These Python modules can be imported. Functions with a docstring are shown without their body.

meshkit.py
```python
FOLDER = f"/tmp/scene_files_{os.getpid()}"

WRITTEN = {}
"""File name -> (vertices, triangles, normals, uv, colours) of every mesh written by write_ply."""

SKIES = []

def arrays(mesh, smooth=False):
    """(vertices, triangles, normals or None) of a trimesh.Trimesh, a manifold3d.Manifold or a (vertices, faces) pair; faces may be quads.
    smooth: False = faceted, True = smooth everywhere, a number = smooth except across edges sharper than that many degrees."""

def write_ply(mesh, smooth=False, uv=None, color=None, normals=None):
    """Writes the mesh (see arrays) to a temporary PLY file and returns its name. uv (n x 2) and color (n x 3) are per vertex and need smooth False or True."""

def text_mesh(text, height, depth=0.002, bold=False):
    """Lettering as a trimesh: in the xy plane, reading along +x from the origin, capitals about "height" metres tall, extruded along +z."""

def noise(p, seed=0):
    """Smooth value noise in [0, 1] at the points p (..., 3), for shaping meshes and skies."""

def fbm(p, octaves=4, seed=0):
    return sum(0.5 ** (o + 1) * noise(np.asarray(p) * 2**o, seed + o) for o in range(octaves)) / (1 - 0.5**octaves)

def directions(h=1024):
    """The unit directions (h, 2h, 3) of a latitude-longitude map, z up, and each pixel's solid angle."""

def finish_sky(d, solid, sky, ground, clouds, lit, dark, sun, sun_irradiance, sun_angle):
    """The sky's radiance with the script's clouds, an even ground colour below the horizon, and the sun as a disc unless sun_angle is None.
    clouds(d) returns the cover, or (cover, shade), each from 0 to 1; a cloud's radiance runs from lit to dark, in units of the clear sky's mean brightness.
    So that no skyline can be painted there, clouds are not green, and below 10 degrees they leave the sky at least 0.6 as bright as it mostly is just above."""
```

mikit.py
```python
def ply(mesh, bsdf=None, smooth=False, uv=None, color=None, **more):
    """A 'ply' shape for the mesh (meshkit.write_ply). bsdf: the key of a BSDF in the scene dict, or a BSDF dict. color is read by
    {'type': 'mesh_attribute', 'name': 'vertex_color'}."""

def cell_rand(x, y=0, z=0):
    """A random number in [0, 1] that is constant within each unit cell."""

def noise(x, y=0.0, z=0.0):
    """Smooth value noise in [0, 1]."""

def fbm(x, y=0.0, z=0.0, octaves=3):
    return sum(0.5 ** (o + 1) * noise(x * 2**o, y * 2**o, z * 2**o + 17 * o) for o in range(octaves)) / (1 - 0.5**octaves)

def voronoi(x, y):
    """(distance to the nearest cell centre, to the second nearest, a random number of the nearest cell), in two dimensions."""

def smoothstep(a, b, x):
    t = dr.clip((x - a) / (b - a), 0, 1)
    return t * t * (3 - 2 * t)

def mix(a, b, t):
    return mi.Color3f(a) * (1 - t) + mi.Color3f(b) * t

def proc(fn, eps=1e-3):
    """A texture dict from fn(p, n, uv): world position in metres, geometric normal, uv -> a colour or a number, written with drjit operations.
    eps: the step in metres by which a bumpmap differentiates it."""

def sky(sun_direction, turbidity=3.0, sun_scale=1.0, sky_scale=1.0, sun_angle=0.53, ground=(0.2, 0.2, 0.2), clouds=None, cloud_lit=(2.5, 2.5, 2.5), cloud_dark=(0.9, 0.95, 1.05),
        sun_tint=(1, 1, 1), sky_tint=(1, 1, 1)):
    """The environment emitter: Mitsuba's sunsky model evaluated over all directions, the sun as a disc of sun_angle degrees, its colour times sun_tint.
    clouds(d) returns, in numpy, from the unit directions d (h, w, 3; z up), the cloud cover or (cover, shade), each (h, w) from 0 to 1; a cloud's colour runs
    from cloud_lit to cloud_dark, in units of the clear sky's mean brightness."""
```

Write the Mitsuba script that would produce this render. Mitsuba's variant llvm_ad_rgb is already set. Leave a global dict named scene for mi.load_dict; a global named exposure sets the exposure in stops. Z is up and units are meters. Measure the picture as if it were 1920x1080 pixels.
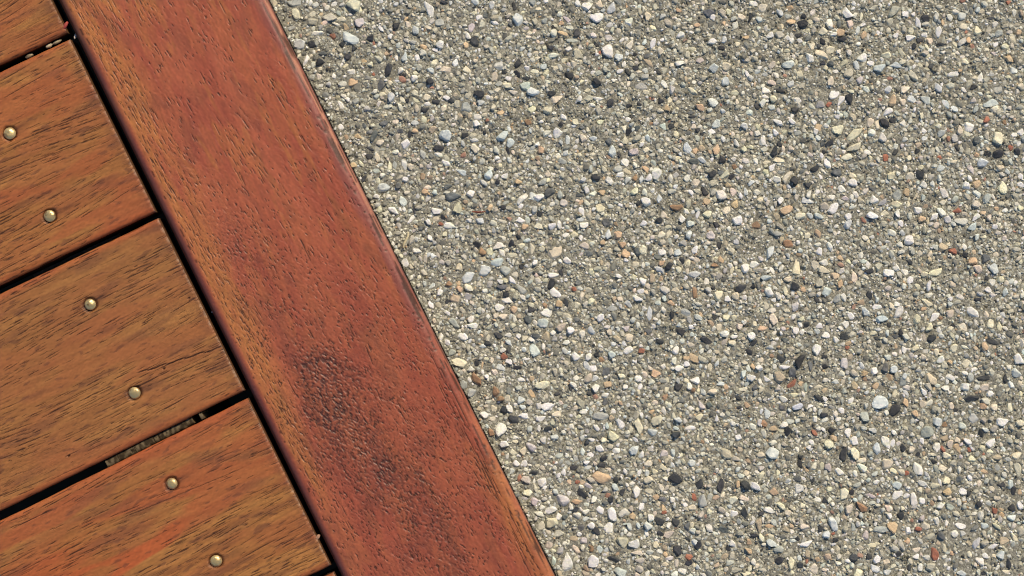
import math
import numpy as np, trimesh, drjit as dr, mitsuba as mi, mikit, meshkit
from mikit import proc
from scipy import ndimage
T = mi.ScalarTransform4f
scene, labels = {}, {}

# ---------------------------------------------------------------- camera, sky, exposure
CAM_H, HALF_W, PX = 0.95, 0.24, 0.00025          # camera height over the paving, half the paving's width in view, metres per photo pixel at paving level
scene['camera'] = {'type': 'perspective', 'fov': 2 * math.degrees(math.atan(HALF_W / CAM_H)), 'fov_axis': 'x', 'near_clip': 0.05, 'far_clip': 200.0,
                   'to_world': T().look_at(origin=[0, 0, CAM_H], target=[0, 0, 0], up=[0, 1, 0])}
scene['sky'] = mikit.sky((0.36, 0.72, 0.76), turbidity=3, sun_angle=0.7)
exposure = 1.3

# ---------------------------------------------------------------- helpers
rng = np.random.default_rng(11)
DECK_Z, THICK = 0.012, 0.019


def P(px, py, z=0.0):
    """The point at height z that the photograph shows at (px, py)."""
    k = PX * (CAM_H - z) / CAM_H
    return np.array([(px - 960) * k, (540 - py) * k, z])


def lin(c):
    """sRGB 0-255 to linear."""
    c = np.asarray(c, float) / 255
    return np.where(c < 0.04045, c / 12.92, ((c + 0.055) / 1.055) ** 2.4)


_tab = {}


def nz(u, v, su, sv, seed):
    """Smooth 2-D noise, about 0..1 (mean 0.5), features su by sv."""
    if seed not in _tab:
        _tab[seed] = ndimage.spline_filter(np.random.default_rng(1000 + seed).random((256, 256)), order=3, mode='grid-wrap')
    u, v = np.broadcast_arrays(u, v)
    a = (np.asarray(u) / su + 31.7 * seed) % 256
    b = (np.asarray(v) / sv + 17.3 * seed) % 256
    return ndimage.map_coordinates(_tab[seed], [a, b], order=3, mode='grid-wrap', prefilter=False)


def nf(u, v, su, sv, seed, octaves=3):
    return sum(0.5 ** (o + 1) * nz(u, v, su / 2 ** o, sv / 2 ** o, seed + 50 * o) for o in range(octaves)) / (1 - 0.5 ** octaves)


def ss(a, b, x):
    t = np.clip((x - a) / (b - a), 0, 1)
    return t * t * (3 - 2 * t)


def mixc(a, b, t):
    return a * (1 - t[..., None]) + np.asarray(b) * t[..., None]


def grid_faces(nu, nv, flip=False):
    i = np.arange(nu * nv).reshape(nu, nv)
    q = np.stack([i[:-1, :-1], i[1:, :-1], i[1:, 1:], i[:-1, 1:]], -1).reshape(-1, 4)
    if flip:
        q = q[:, ::-1]
    return np.vstack([q[:, [0, 1, 2]], q[:, [0, 2, 3]]])


class Soup:
    """Collects vertices, faces and colours into one mesh."""
    def __init__(self):
        self.v, self.f, self.c, self.n = [], [], [], 0

    def add(self, v, f, c):
        v = np.asarray(v, float)
        c = np.broadcast_to(np.asarray(c, float), v.shape)
        self.v.append(v); self.f.append(np.asarray(f) + self.n); self.c.append(c); self.n += len(v)

    def ply(self, bsdf, smooth=True):
        return mikit.ply(trimesh.Trimesh(np.vstack(self.v), np.vstack(self.f), process=False), bsdf, smooth=smooth, color=np.clip(np.vstack(self.c), 0.002, 0.9))


def name_n(base, k):
    return base if k == 0 else f'{base}_{k:03d}'


# ---------------------------------------------------------------- materials
VC = {'type': 'mesh_attribute', 'name': 'vertex_color'}
scene['stone_material'] = {'type': 'principled', 'base_color': VC, 'roughness': 0.62, 'specular': 0.35}
scene['grit_material'] = {'type': 'twosided', 'bsdf': {'type': 'principled', 'base_color': VC, 'roughness': 0.85, 'specular': 0.2}}
scene['border_material'] = {'type': 'principled', 'base_color': VC, 'roughness': 0.47, 'specular': 0.5}
scene['board_material'] = {'type': 'principled', 'base_color': VC, 'roughness': 0.55, 'specular': 0.35}
scene['nail_material'] = {'type': 'principled', 'base_color': proc(lambda p, n, uv: mikit.mix([0.74, 0.57, 0.27], [0.30, 0.16, 0.07], mikit.smoothstep(0.50, 0.74, mikit.fbm(p.x * 520, p.y * 520, p.z * 900)) * 0.8)), 'metallic': 0.6, 'roughness': 0.38}
scene['joist_material'] = {'type': 'principled', 'roughness': 0.8, 'specular': 0.2,
                           'base_color': proc(lambda p, n, uv: mikit.mix([0.10, 0.085, 0.06], [0.22, 0.19, 0.14], mikit.fbm(p.x * 900, p.y * 900, p.z * 300)))}
scene['soil_material'] = {'type': 'diffuse', 'reflectance': proc(lambda p, n, uv: mikit.mix([0.05, 0.04, 0.03], [0.12, 0.10, 0.075], mikit.fbm(p.x * 60, p.y * 60, p.z * 60)))}
scene['debris_material'] = {'type': 'principled', 'base_color': VC, 'roughness': 0.7}


def far_paving(p, n, uv):
    # fine sand everywhere; outside the patch of built stones the material takes the stones over
    g = mikit.fbm(p.x * 1900, p.y * 1900, 3.0)
    sand = mikit.mix([0.175, 0.173, 0.143], [0.40, 0.40, 0.335], mikit.smoothstep(0.25, 0.8, g))
    d1, d2, r = mikit.voronoi(p.x * 230, p.y * 230)
    pebble = mikit.mix([0.20, 0.18, 0.14], [0.62, 0.58, 0.48], r * r)
    pebble = dr.select(r > 0.93, mi.Color3f(0.04, 0.045, 0.05), pebble)
    far = dr.select((dr.abs(p.x - 0.06) > 0.215) | (dr.abs(p.y) > 0.165), mikit.smoothstep(0.05, 0.16, d2 - d1) * 0.8, 0.0)
    return mikit.mix(sand, pebble, far)


scene['paving_material'] = {'type': 'twosided', 'bsdf': {'type': 'principled', 'base_color': proc(far_paving), 'roughness': 0.9, 'specular': 0.2}}

# ---------------------------------------------------------------- the soil under everything
v = np.array([[-60, -60, -0.16], [60, -60, -0.16], [60, 60, -0.16], [-60, 60, -0.16]], float)
scene['ground'] = mikit.ply((v, np.array([[0, 1, 2, 3]])), 'soil_material')
labels['ground'] = {'label': 'bare dark soil in the void under the deck', 'category': 'ground', 'kind': 'structure'}

# ---------------------------------------------------------------- exposed aggregate paving
EDGE0, EDGE1 = P(501.5, 0, DECK_Z), P(1039.5, 1080, DECK_Z)     # right edge of the border board
ED = (EDGE1 - EDGE0) / np.linalg.norm(EDGE1 - EDGE0)            # along it, downwards in the picture
EN = np.array([-ED[1], ED[0], 0.0])                             # away from the deck


def off_edge(x, y):
    return (x - EDGE0[0]) * EN[0] + (y - EDGE0[1]) * EN[1]


def paving_height(x, y):
    return 0.0007 * (nf(x, y, 0.02, 0.02, 1, 2) - 0.5) + 0.0019 * (nf(x, y, 0.0024, 0.0024, 2, 2) - 0.5)


def axis(lo, hi, step, far):
    a = np.arange(lo, hi, step)
    out = [step * 2 ** k for k in range(1, 40) if step * 2 ** k < far]
    return np.concatenate([lo - np.array(out)[::-1], a, a[-1] + np.array(out)])


gu = axis(-0.03, 0.36, 0.001, 25.0)
gv = np.concatenate([[0.0004], np.arange(0.0012, 0.40, 0.001), 0.40 + np.array([0.0016 * 2 ** k for k in range(15)])])
U, V = np.meshgrid(gu, gv, indexing='ij')
X = EDGE0[0] + ED[0] * U + EN[0] * V
Y = EDGE0[1] + ED[1] * U + EN[1] * V
near = ((U > -0.03) & (U < 0.36) & (V < 0.4)).astype(float)
Z = paving_height(X, Y) * near
V0 = np.concatenate([np.stack([X[:, :1], Y[:, :1], np.full_like(X[:, :1], -0.12)], -1), np.stack([X, Y, Z], -1)], 1)
scene['concrete_paving'] = mikit.ply(trimesh.Trimesh(V0.reshape(-1, 3), grid_faces(V0.shape[0], V0.shape[1]), process=False), 'paving_material', smooth=40)
labels['concrete_paving'] = {'label': 'exposed aggregate concrete paving of small pale pebbles beside the timber deck', 'category': 'paving', 'kind': 'structure'}

# what each letter of the stone list looks like in the sun, sRGB
LOOK = {'w': (219, 213, 196), 'b': (186, 189, 182), 'g': (152, 153, 145), 's': (167, 160, 142), 'c': (196, 186, 160), 't': (170, 152, 126), 'o': (182, 155, 122), 'y': (208, 198, 166),
        'p': (199, 184, 163), 'r': (142, 84, 64), 'n': (140, 108, 80), 'k': (42, 45, 50), 'd': (86, 89, 88), 'm': (178, 170, 163)}
STONE_K = 1.52
TINT = np.array([0.94, 1.0, 1.06])
LOOK = {k: lin(c) * STONE_K * TINT for k, c in LOOK.items()}
SAND = lin((154, 150, 133)) * STONE_K * TINT
LISTED = """520,0
154 30 150 75 0 g;360 40 70 60 0 w;436 42 60 45 20 p;710 55 130 110 0 c;776 92 90 38 95 y;180 130 110 90 40 c;320 130 80 70 0 c;490 155 130 70 -10 s;342 200 140 75 0 s;600 178 90 45 0 c;450 215 60 55 0 p;645 255 80 60 20 o;765 200 100 90 90 m;124 265 90 50 0 g;376 312 110 55 0 w;680 352 170 95 20 b;205 412 105 95 0 b;320 418 90 75 100 k;520 335 60 60 45 r;870 358 85 65 -20 k;595 415 75 50 0 k;712 452 60 55 45 k;660 530 70 65 0 k;268 565 110 45 -65 w;410 575 90 70 0 k;425 500 80 50 0 d;970 268 75 35 60 w;1120 240 80 70 0 k;1300 280 80 70 90 b;1205 172 45 35 0 o;1220 225 70 60 90 p;1430 85 160 80 70 w;1410 258 70 45 10 c;1520 205 90 70 0 g;1560 22 75 45 10 k;1850 15 80 60 0 b;1820 240 110 70 80 m;1845 395 120 85 85 k;1768 428 70 50 90 o;1370 440 65 60 60 o;1525 415 75 75 0 w;1480 460 65 40 15 w;1190 525 85 60 90 b;1310 540 60 50 90 w;1020 505 55 45 0 o;870 600 55 45 0 y;815 572 50 40 0 o;1040 650 130 60 105 k;690 680 75 60 0 w;530 718 55 50 40 w;695 765 120 85 -15 o;900 695 40 35 0 r;975 795 120 80 100 d;1060 775 55 55 0 p;1430 755 85 55 35 k;1300 688 55 50 0 y;1585 650 105 70 0 c;1435 660 75 55 0 b;1670 585 80 60 90 b;1780 500 80 50 40 m;1780 650 80 70 0 c;1855 565 50 40 0 c;1185 700 60 40 0 k;1895 880 90 90 60 k;1215 940 50 45 0 k;1490 955 85 60 0 k;1630 940 70 45 0 k;1765 1005 115 105 0 g;1560 1010 80 65 -50 c;1390 1030 85 50 0 k;1295 935 100 40 40 c;740 945 80 55 0 g;590 985 90 50 55 w;950 975 70 40 100 w;850 1020 80 60 0 g;1615 860 60 45 0 w;1065 915 90 70 90 b;1400 910 90 70 0 c
904,0
90 45 80 70 90 b;295 55 110 75 65 k;470 20 80 60 0 g;520 85 70 35 0 c;30 145 80 60 0 d;120 210 85 55 15 w;335 185 120 100 90 b;265 225 45 45 0 d;580 195 75 60 90 g;490 195 75 65 90 s;790 180 90 45 30 m;740 215 50 40 0 o;1075 165 125 85 -15 w;980 62 95 75 0 w;900 35 75 60 90 b;1092 40 90 80 90 c;1215 75 120 85 100 b;1358 60 40 30 90 o;1375 205 95 75 100 w;1550 150 90 60 100 c;1750 210 100 80 0 s;1840 95 70 40 30 o;1600 260 80 50 35 y;1862 325 80 65 15 w;760 315 110 50 25 o;890 305 80 65 90 k;850 380 120 50 0 g;640 445 60 55 0 k;585 450 45 40 90 y;1190 355 75 60 0 m;1073 415 55 50 0 k;1180 480 135 105 70 w;1105 488 35 30 0 r;985 415 40 28 90 o;1390 425 100 65 -45 p;1285 535 80 75 0 b;815 452 95 55 -10 w;660 520 110 45 -10 w;610 560 80 45 35 c;890 505 100 75 60 c;770 495 45 40 0 k;1670 475 75 55 60 y;1600 410 110 50 115 w;1480 450 90 50 0 c;1438 510 60 40 0 k;1435 635 70 55 -40 k;1545 525 70 60 0 d;1365 680 75 60 30 k;1645 670 80 40 40 k;1850 590 95 55 0 w;1470 675 75 50 0 c;1295 665 70 45 -20 w;1705 790 85 50 60 w;155 610 95 90 90 m;110 710 90 80 60 c;205 675 60 60 0 k;335 600 120 75 100 k;330 690 80 50 40 k;250 735 60 50 0 w;410 735 75 40 0 k;420 640 55 55 0 w;490 670 90 50 10 y;572 620 65 55 0 b;815 705 90 65 20 k;860 605 75 60 90 c;765 565 80 45 -30 c;1045 680 55 45 0 w;1080 765 90 75 60 k;400 810 100 80 0 b;480 862 120 85 0 b;650 875 80 60 -20 k;690 930 140 70 -15 c;160 780 75 50 0 g;140 845 70 40 0 p;235 800 80 60 0 c;300 870 100 60 0 m;460 1025 95 60 -35 y;175 1055 70 50 0 o;620 1030 110 80 -40 c;990 840 75 60 0 c;1000 915 85 70 0 s;1090 925 110 40 0 w;1205 960 90 70 110 k;1375 990 70 45 0 k;1475 975 45 45 0 k;1680 945 75 60 0 k;1535 865 65 60 0 c;1725 1015 70 50 50 o;1615 890 60 50 0 c;1760 940 70 55 90 c;1475 800 150 70 10 m;1525 720 70 55 0 g;1605 765 80 45 30 c;1780 840 80 60 90 m;1375 780 70 40 -60 p;1560 590 100 60 20 t
1288,0
215 110 100 90 45 d;240 150 60 60 0 w;330 120 90 90 0 s;390 115 75 55 90 c;520 160 85 70 0 p;595 170 80 40 100 k;345 215 50 45 90 o;95 235 60 45 0 o;455 235 75 55 95 w;620 30 90 60 30 w;710 75 100 80 -10 c;680 185 65 60 0 b;875 120 75 60 0 b;970 75 75 70 90 o;975 205 80 50 0 o;950 150 70 50 0 g;890 245 75 65 20 c;1080 220 110 90 20 k;1095 150 50 50 0 k;1185 115 70 60 90 m;1165 205 75 60 0 c;1340 220 110 75 90 w;1275 290 95 75 0 c;1500 115 120 85 55 w;1530 225 90 70 40 p;1440 305 75 70 0 o;1465 360 105 55 0 k;1605 285 85 50 95 b;1660 325 75 55 90 o;1650 230 70 40 0 w;1635 155 80 35 95 c;1270 385 80 50 60 k;1340 460 95 80 -30 y;1260 515 140 75 35 y;1045 330 75 45 0 k;1060 385 60 50 0 w;1150 545 100 80 45 w;1165 435 80 65 0 p;780 325 75 60 0 w;870 325 100 70 0 s;945 355 55 45 30 w;560 355 85 40 -10 o;470 415 55 50 0 y;350 375 75 65 90 b;235 385 85 60 -10 w;325 450 85 50 0 k;345 505 70 40 0 k;950 600 110 75 0 b;260 635 100 90 60 b;375 620 95 85 0 c;120 565 90 70 0 m;365 760 80 75 90 b;800 605 90 60 -60 s;800 775 80 60 40 p;1055 695 75 60 90 c;1350 750 100 60 90 p;1275 590 60 55 0 k;1355 600 70 50 30 d;1640 540 95 90 0 w;1590 610 90 60 60 b;1810 635 120 80 -30 b;1520 680 100 80 -50 s;1620 750 75 70 0 m;1685 835 75 65 0 b;1385 885 100 90 -30 w;1440 945 110 60 -60 w;1530 935 110 80 80 k;1335 975 55 55 0 r;1255 980 90 70 0 g;1040 935 90 70 10 w;870 845 110 40 5 k;745 845 90 60 0 w;735 905 85 40 -10 w;650 985 90 60 20 k;810 925 70 60 70 y;795 1010 65 60 0 b;1015 1030 90 70 30 k;460 870 90 50 0 c;240 955 95 70 40 b;120 1010 90 75 0 o;50 855 100 60 35 c;35 1060 80 40 0 d;65 770 50 35 0 w;565 690 70 35 60 w
1536,0
700 95 150 80 -40 s;815 130 80 50 15 w;510 75 100 70 -10 s;925 205 120 60 75 w;1000 170 90 70 60 k;1090 160 90 50 110 w;1160 210 60 40 90 o;1340 155 100 85 0 b;1485 90 50 50 0 b;1350 250 80 70 0 c;1490 285 85 80 90 y;1122 295 115 60 95 w;870 355 105 60 0 w;865 290 70 65 0 c;720 330 55 50 0 w;950 375 70 50 0 k;890 430 60 50 90 k;660 375 55 30 40 k;1150 412 95 25 0 k;1145 577 50 20 0 k;1270 415 80 50 35 c;1610 170 80 30 0 k;1650 225 70 65 0 m;1690 310 95 85 0 g;1815 360 100 65 50 c;1775 20 55 50 0 r;1870 305 60 55 0 o;1750 435 75 55 0 y;1785 545 85 70 0 o;1400 375 55 45 90 o;1040 385 60 55 90 p;775 485 95 55 60 c;630 515 90 70 10 y;720 605 120 60 20 b;880 710 130 70 65 s;1260 695 110 50 -10 w;1320 660 40 35 0 o;1515 725 115 65 100 w;1825 655 75 65 0 b;1700 640 70 65 90 c;1675 835 115 110 0 g;1115 820 110 60 50 b;650 840 90 60 -40 b;870 925 90 80 50 b;685 945 100 80 70 o;785 965 70 70 0 c;1000 935 100 70 20 b;1450 945 80 55 -40 m;1610 960 150 70 -10 b;1650 1020 90 45 -25 y;1190 975 100 50 60 b;1360 845 70 40 50 w;1440 820 80 50 -30 k;1045 625 60 50 90 k;1130 650 90 40 95 c;1890 810 70 60 90 c;1040 468 45 40 0 b;640 1050 110 70 -30 w;810 840 80 60 0 p
620,216
90 110 70 60 90 w;310 95 50 45 0 d;395 95 50 40 0 y;250 195 75 50 0 o;410 195 110 60 110 d;460 255 80 60 0 p;415 25 60 35 10 k;495 75 80 55 10 d;610 60 75 45 0 p;790 150 60 60 60 o;740 175 65 50 90 k;650 145 70 50 0 d;870 35 80 60 30 c;1070 195 125 115 100 b;960 130 80 75 0 t;695 275 115 80 -60 w;360 310 120 30 25 k;365 390 85 60 0 k;440 395 85 55 95 c;215 470 65 60 50 o;285 455 80 35 40 c;555 475 85 40 95 y;600 465 100 45 80 g;690 460 115 65 85 b;860 370 90 60 100 g;1010 305 105 60 0 k;1010 370 80 40 10 w;1360 80 90 75 30 w;1440 155 40 40 0 k;1260 185 70 60 0 k;1605 195 115 85 110 b;1690 255 90 80 90 b;1660 320 100 45 75 k;1850 65 65 60 0 n;1715 345 50 40 0 p;1080 450 85 50 25 w;1275 430 45 35 0 w;1350 310 90 80 20 c;1590 475 45 45 0 y;1550 505 40 35 0 k;1630 575 75 50 -10 w;1565 625 55 50 110 k;1765 620 65 50 0 o;1480 555 100 80 90 b;1240 535 130 60 0 b;310 595 80 45 -50 k;490 565 55 45 0 w;700 600 80 60 0 w;490 675 150 80 -20 b;680 800 100 70 80 b;630 655 60 60 0 d;880 715 65 50 0 o;970 720 60 55 0 b;1160 712 42 40 0 w;1150 760 150 80 -15 d;1100 670 80 60 0 d;1310 740 80 75 0 w;590 890 110 60 20 w;430 765 60 50 40 w;780 880 120 28 85 k;915 780 70 55 90 m;1000 895 110 60 0 w;985 970 80 70 0 s;1050 955 60 45 50 k;915 1000 55 50 0 w;1115 1035 110 60 5 w;1400 990 105 60 0 b;1300 990 60 50 60 w;1185 865 100 80 90 s;1495 865 70 45 -60 o;1620 865 60 50 0 k;1790 785 140 70 -50 w;1780 850 70 60 0 w;1790 985 80 50 15 w;1820 1050 70 65 0 o;1890 755 90 70 50 b;750 985 110 40 -55 w;630 975 35 35 0 w;1035 1020 50 40 0 r;850 1060 60 40 0 d
1004,216
262 20 75 55 20 w;235 75 60 50 0 k;210 160 110 105 0 w;300 225 100 50 80 b;450 215 100 60 50 p;540 215 75 50 0 b;50 325 70 60 0 o;375 300 55 50 40 w;280 355 65 65 0 b;215 385 60 60 45 c;110 395 60 40 90 w;610 65 75 50 0 c;375 60 70 55 0 c;440 115 60 40 0 d;880 155 80 75 80 k;920 140 50 40 90 b;960 130 60 50 90 d;1195 100 110 60 75 b;1270 105 70 55 0 k;1320 185 75 60 60 y;1055 215 70 45 60 b;840 235 65 50 90 y;800 275 55 40 0 p;690 245 80 80 0 d;720 340 120 65 80 b;780 370 60 40 70 k;905 290 50 50 0 c;930 345 100 75 -20 m;995 275 50 50 0 w;845 445 90 75 40 w;860 525 110 50 15 y;785 560 90 60 -10 w;1035 500 95 45 50 o;1135 550 105 90 110 w;1310 555 90 60 -25 m;1425 310 110 80 80 b;1495 330 60 50 90 o;1700 325 90 70 -50 o;1635 345 40 40 0 o;1700 75 95 85 0 b;1470 15 95 40 0 k;1650 150 80 50 -10 w;1520 145 50 50 0 k;1560 175 45 30 0 k;1480 105 60 55 90 p;1880 260 90 45 60 w;1750 415 85 75 90 k;1560 415 100 60 20 b;1490 435 120 50 0 d;1665 550 85 75 0 k;1735 540 70 50 0 d;1775 565 90 55 -50 c;1840 575 60 60 0 k;1870 480 55 50 0 n;1805 650 60 55 70 o;1505 630 85 80 90 c;1580 715 100 65 55 k;1735 745 110 85 0 w;1455 720 90 50 60 w;1850 715 75 70 -40 p;1865 835 85 75 90 o;1600 810 80 60 30 o;1330 865 130 80 0 n;1410 900 65 55 70 w;1520 935 70 35 110 w;1610 925 90 80 0 c;1790 890 85 80 90 c;1890 980 110 100 90 w;1695 1030 70 60 0 k;1450 1015 80 65 0 b;1370 970 65 60 40 w;1160 985 70 55 0 k;1205 925 70 60 90 c;1165 785 105 65 95 b;1035 815 105 85 30 w;965 830 65 55 110 k;925 710 70 65 0 y;995 605 95 45 100 b;930 590 60 50 0 n;625 725 75 60 0 o;540 740 75 65 0 w;480 700 70 40 70 w;565 585 90 55 15 k;400 750 115 45 0 d;130 730 110 90 -60 d;30 765 95 85 30 w;320 605 85 40 60 c;110 545 65 65 0 p;120 605 55 50 0 y;610 870 90 80 0 c;440 900 95 55 50 w;415 975 85 65 10 b;270 830 80 80 0 m;160 1040 80 60 -10 w;40 925 60 45 90 k;30 1040 80 60 0 p;460 1030 85 60 -10 w;390 800 55 40 0 p;665 1005 90 70 0 d;1010 1010 75 65 -20 w;515 900 80 25 95 c;695 615 80 55 35 w;1560 310 60 60 0 t;1360 435 45 40 90 w
1388,216
915 15 60 45 0 w;690 60 60 60 0 w;350 65 100 45 20 w;490 55 70 60 0 w;40 100 75 65 0 b;740 115 80 70 30 o;710 145 75 60 60 w;605 100 70 50 0 c;330 165 70 60 30 w;160 170 70 60 30 w;925 140 115 110 50 y;1065 185 190 70 -45 y;1075 300 150 70 -35 y;1000 390 105 65 0 y;1240 165 80 70 0 w;1290 85 100 60 90 c;1325 205 100 70 60 w;1360 70 110 70 60 k;1430 50 65 65 0 k;1525 75 80 60 90 w;1720 145 70 60 0 w;1860 100 60 45 0 y;1730 220 60 45 0 b;1880 160 90 70 -40 g;845 260 100 60 -50 k;780 270 60 50 90 d;365 265 70 60 90 k;320 340 110 75 85 k;370 420 110 45 10 y;210 235 95 75 80 w;40 315 60 55 0 y;55 420 80 60 0 m;475 310 60 50 40 p;295 490 95 55 -60 w;245 445 80 40 -10 c;700 500 90 70 0 k;510 605 95 75 20 k;635 660 75 60 0 k;440 580 130 80 110 c;345 600 85 70 0 w;815 455 95 60 70 w;760 375 60 40 60 w;790 345 60 60 0 k;900 535 120 80 0 d;1055 555 75 55 0 c;1060 635 90 75 15 w;960 690 100 75 40 w;860 765 70 55 30 w;645 740 70 45 -60 w;55 720 75 45 95 b;640 800 120 60 10 b;880 870 125 85 -40 w;790 850 90 80 0 s;435 890 120 75 -30 o;345 955 80 70 0 t;190 790 75 55 40 y;150 1035 80 75 0 n;565 945 95 60 0 y;655 940 70 50 40 b;740 945 85 60 0 b;1020 945 80 60 -20 w;1010 1020 90 70 100 b;1360 920 90 60 0 y;1240 935 110 70 10 b;1480 925 70 50 50 w;1465 840 110 70 0 y;1260 795 95 80 30 w;1340 820 100 50 -40 g;1470 750 110 90 -60 g;1250 695 95 40 25 d;1410 570 75 75 0 y;1550 500 60 40 100 w;1460 345 90 60 -30 k;1580 400 60 60 0 y;1660 340 70 60 0 k;1690 560 110 80 75 k;1720 650 75 70 90 w;1670 895 95 85 60 w;1710 975 75 60 0 o;1820 950 90 60 -20 w;1505 1015 65 60 0 w;1890 905 95 60 60 w;1840 1030 70 60 90 p;1365 395 80 50 90 r;1875 395 50 45 0 r;1885 495 75 65 0 b;1565 720 80 65 90 o;1805 645 75 45 90 b;1645 770 100 25 -70 c;1590 560 90 80 0 s;380 795 75 60 90 w
1536,216
1410 110 110 95 0 w;1315 140 80 60 60 c;1570 40 65 60 0 r;1740 65 50 40 90 n;1825 185 70 60 0 w;1895 150 90 70 90 w;1680 220 125 95 100 y;1480 230 80 70 110 d;1575 190 80 55 80 s;1290 305 75 50 90 k;1800 305 60 55 0 r;1860 340 70 60 90 k;1680 370 130 90 -20 k;1585 365 70 45 0 k;1545 440 110 90 0 b;1480 370 60 50 0 o;1760 450 50 50 0 d;1430 515 110 55 65 m;1290 210 90 80 0 m;1480 650 85 80 0 o;1380 660 90 80 60 w;1720 680 125 85 70 y;1480 740 90 60 35 b;1575 770 105 75 -50 g;1475 830 90 65 10 p;1170 730 115 65 55 w;1890 650 80 60 0 w;1895 570 60 55 0 w;1300 890 90 60 0 r;1335 990 130 90 0 m;1210 975 80 70 0 b;1100 1035 70 60 90 w;1440 1050 95 60 -30 b;1145 910 80 60 60 y;1660 875 45 40 0 o;1890 865 60 60 0 y;1465 960 90 55 -45 w;1600 965 60 50 60 p;1165 820 65 50 0 c
730,432
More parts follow.
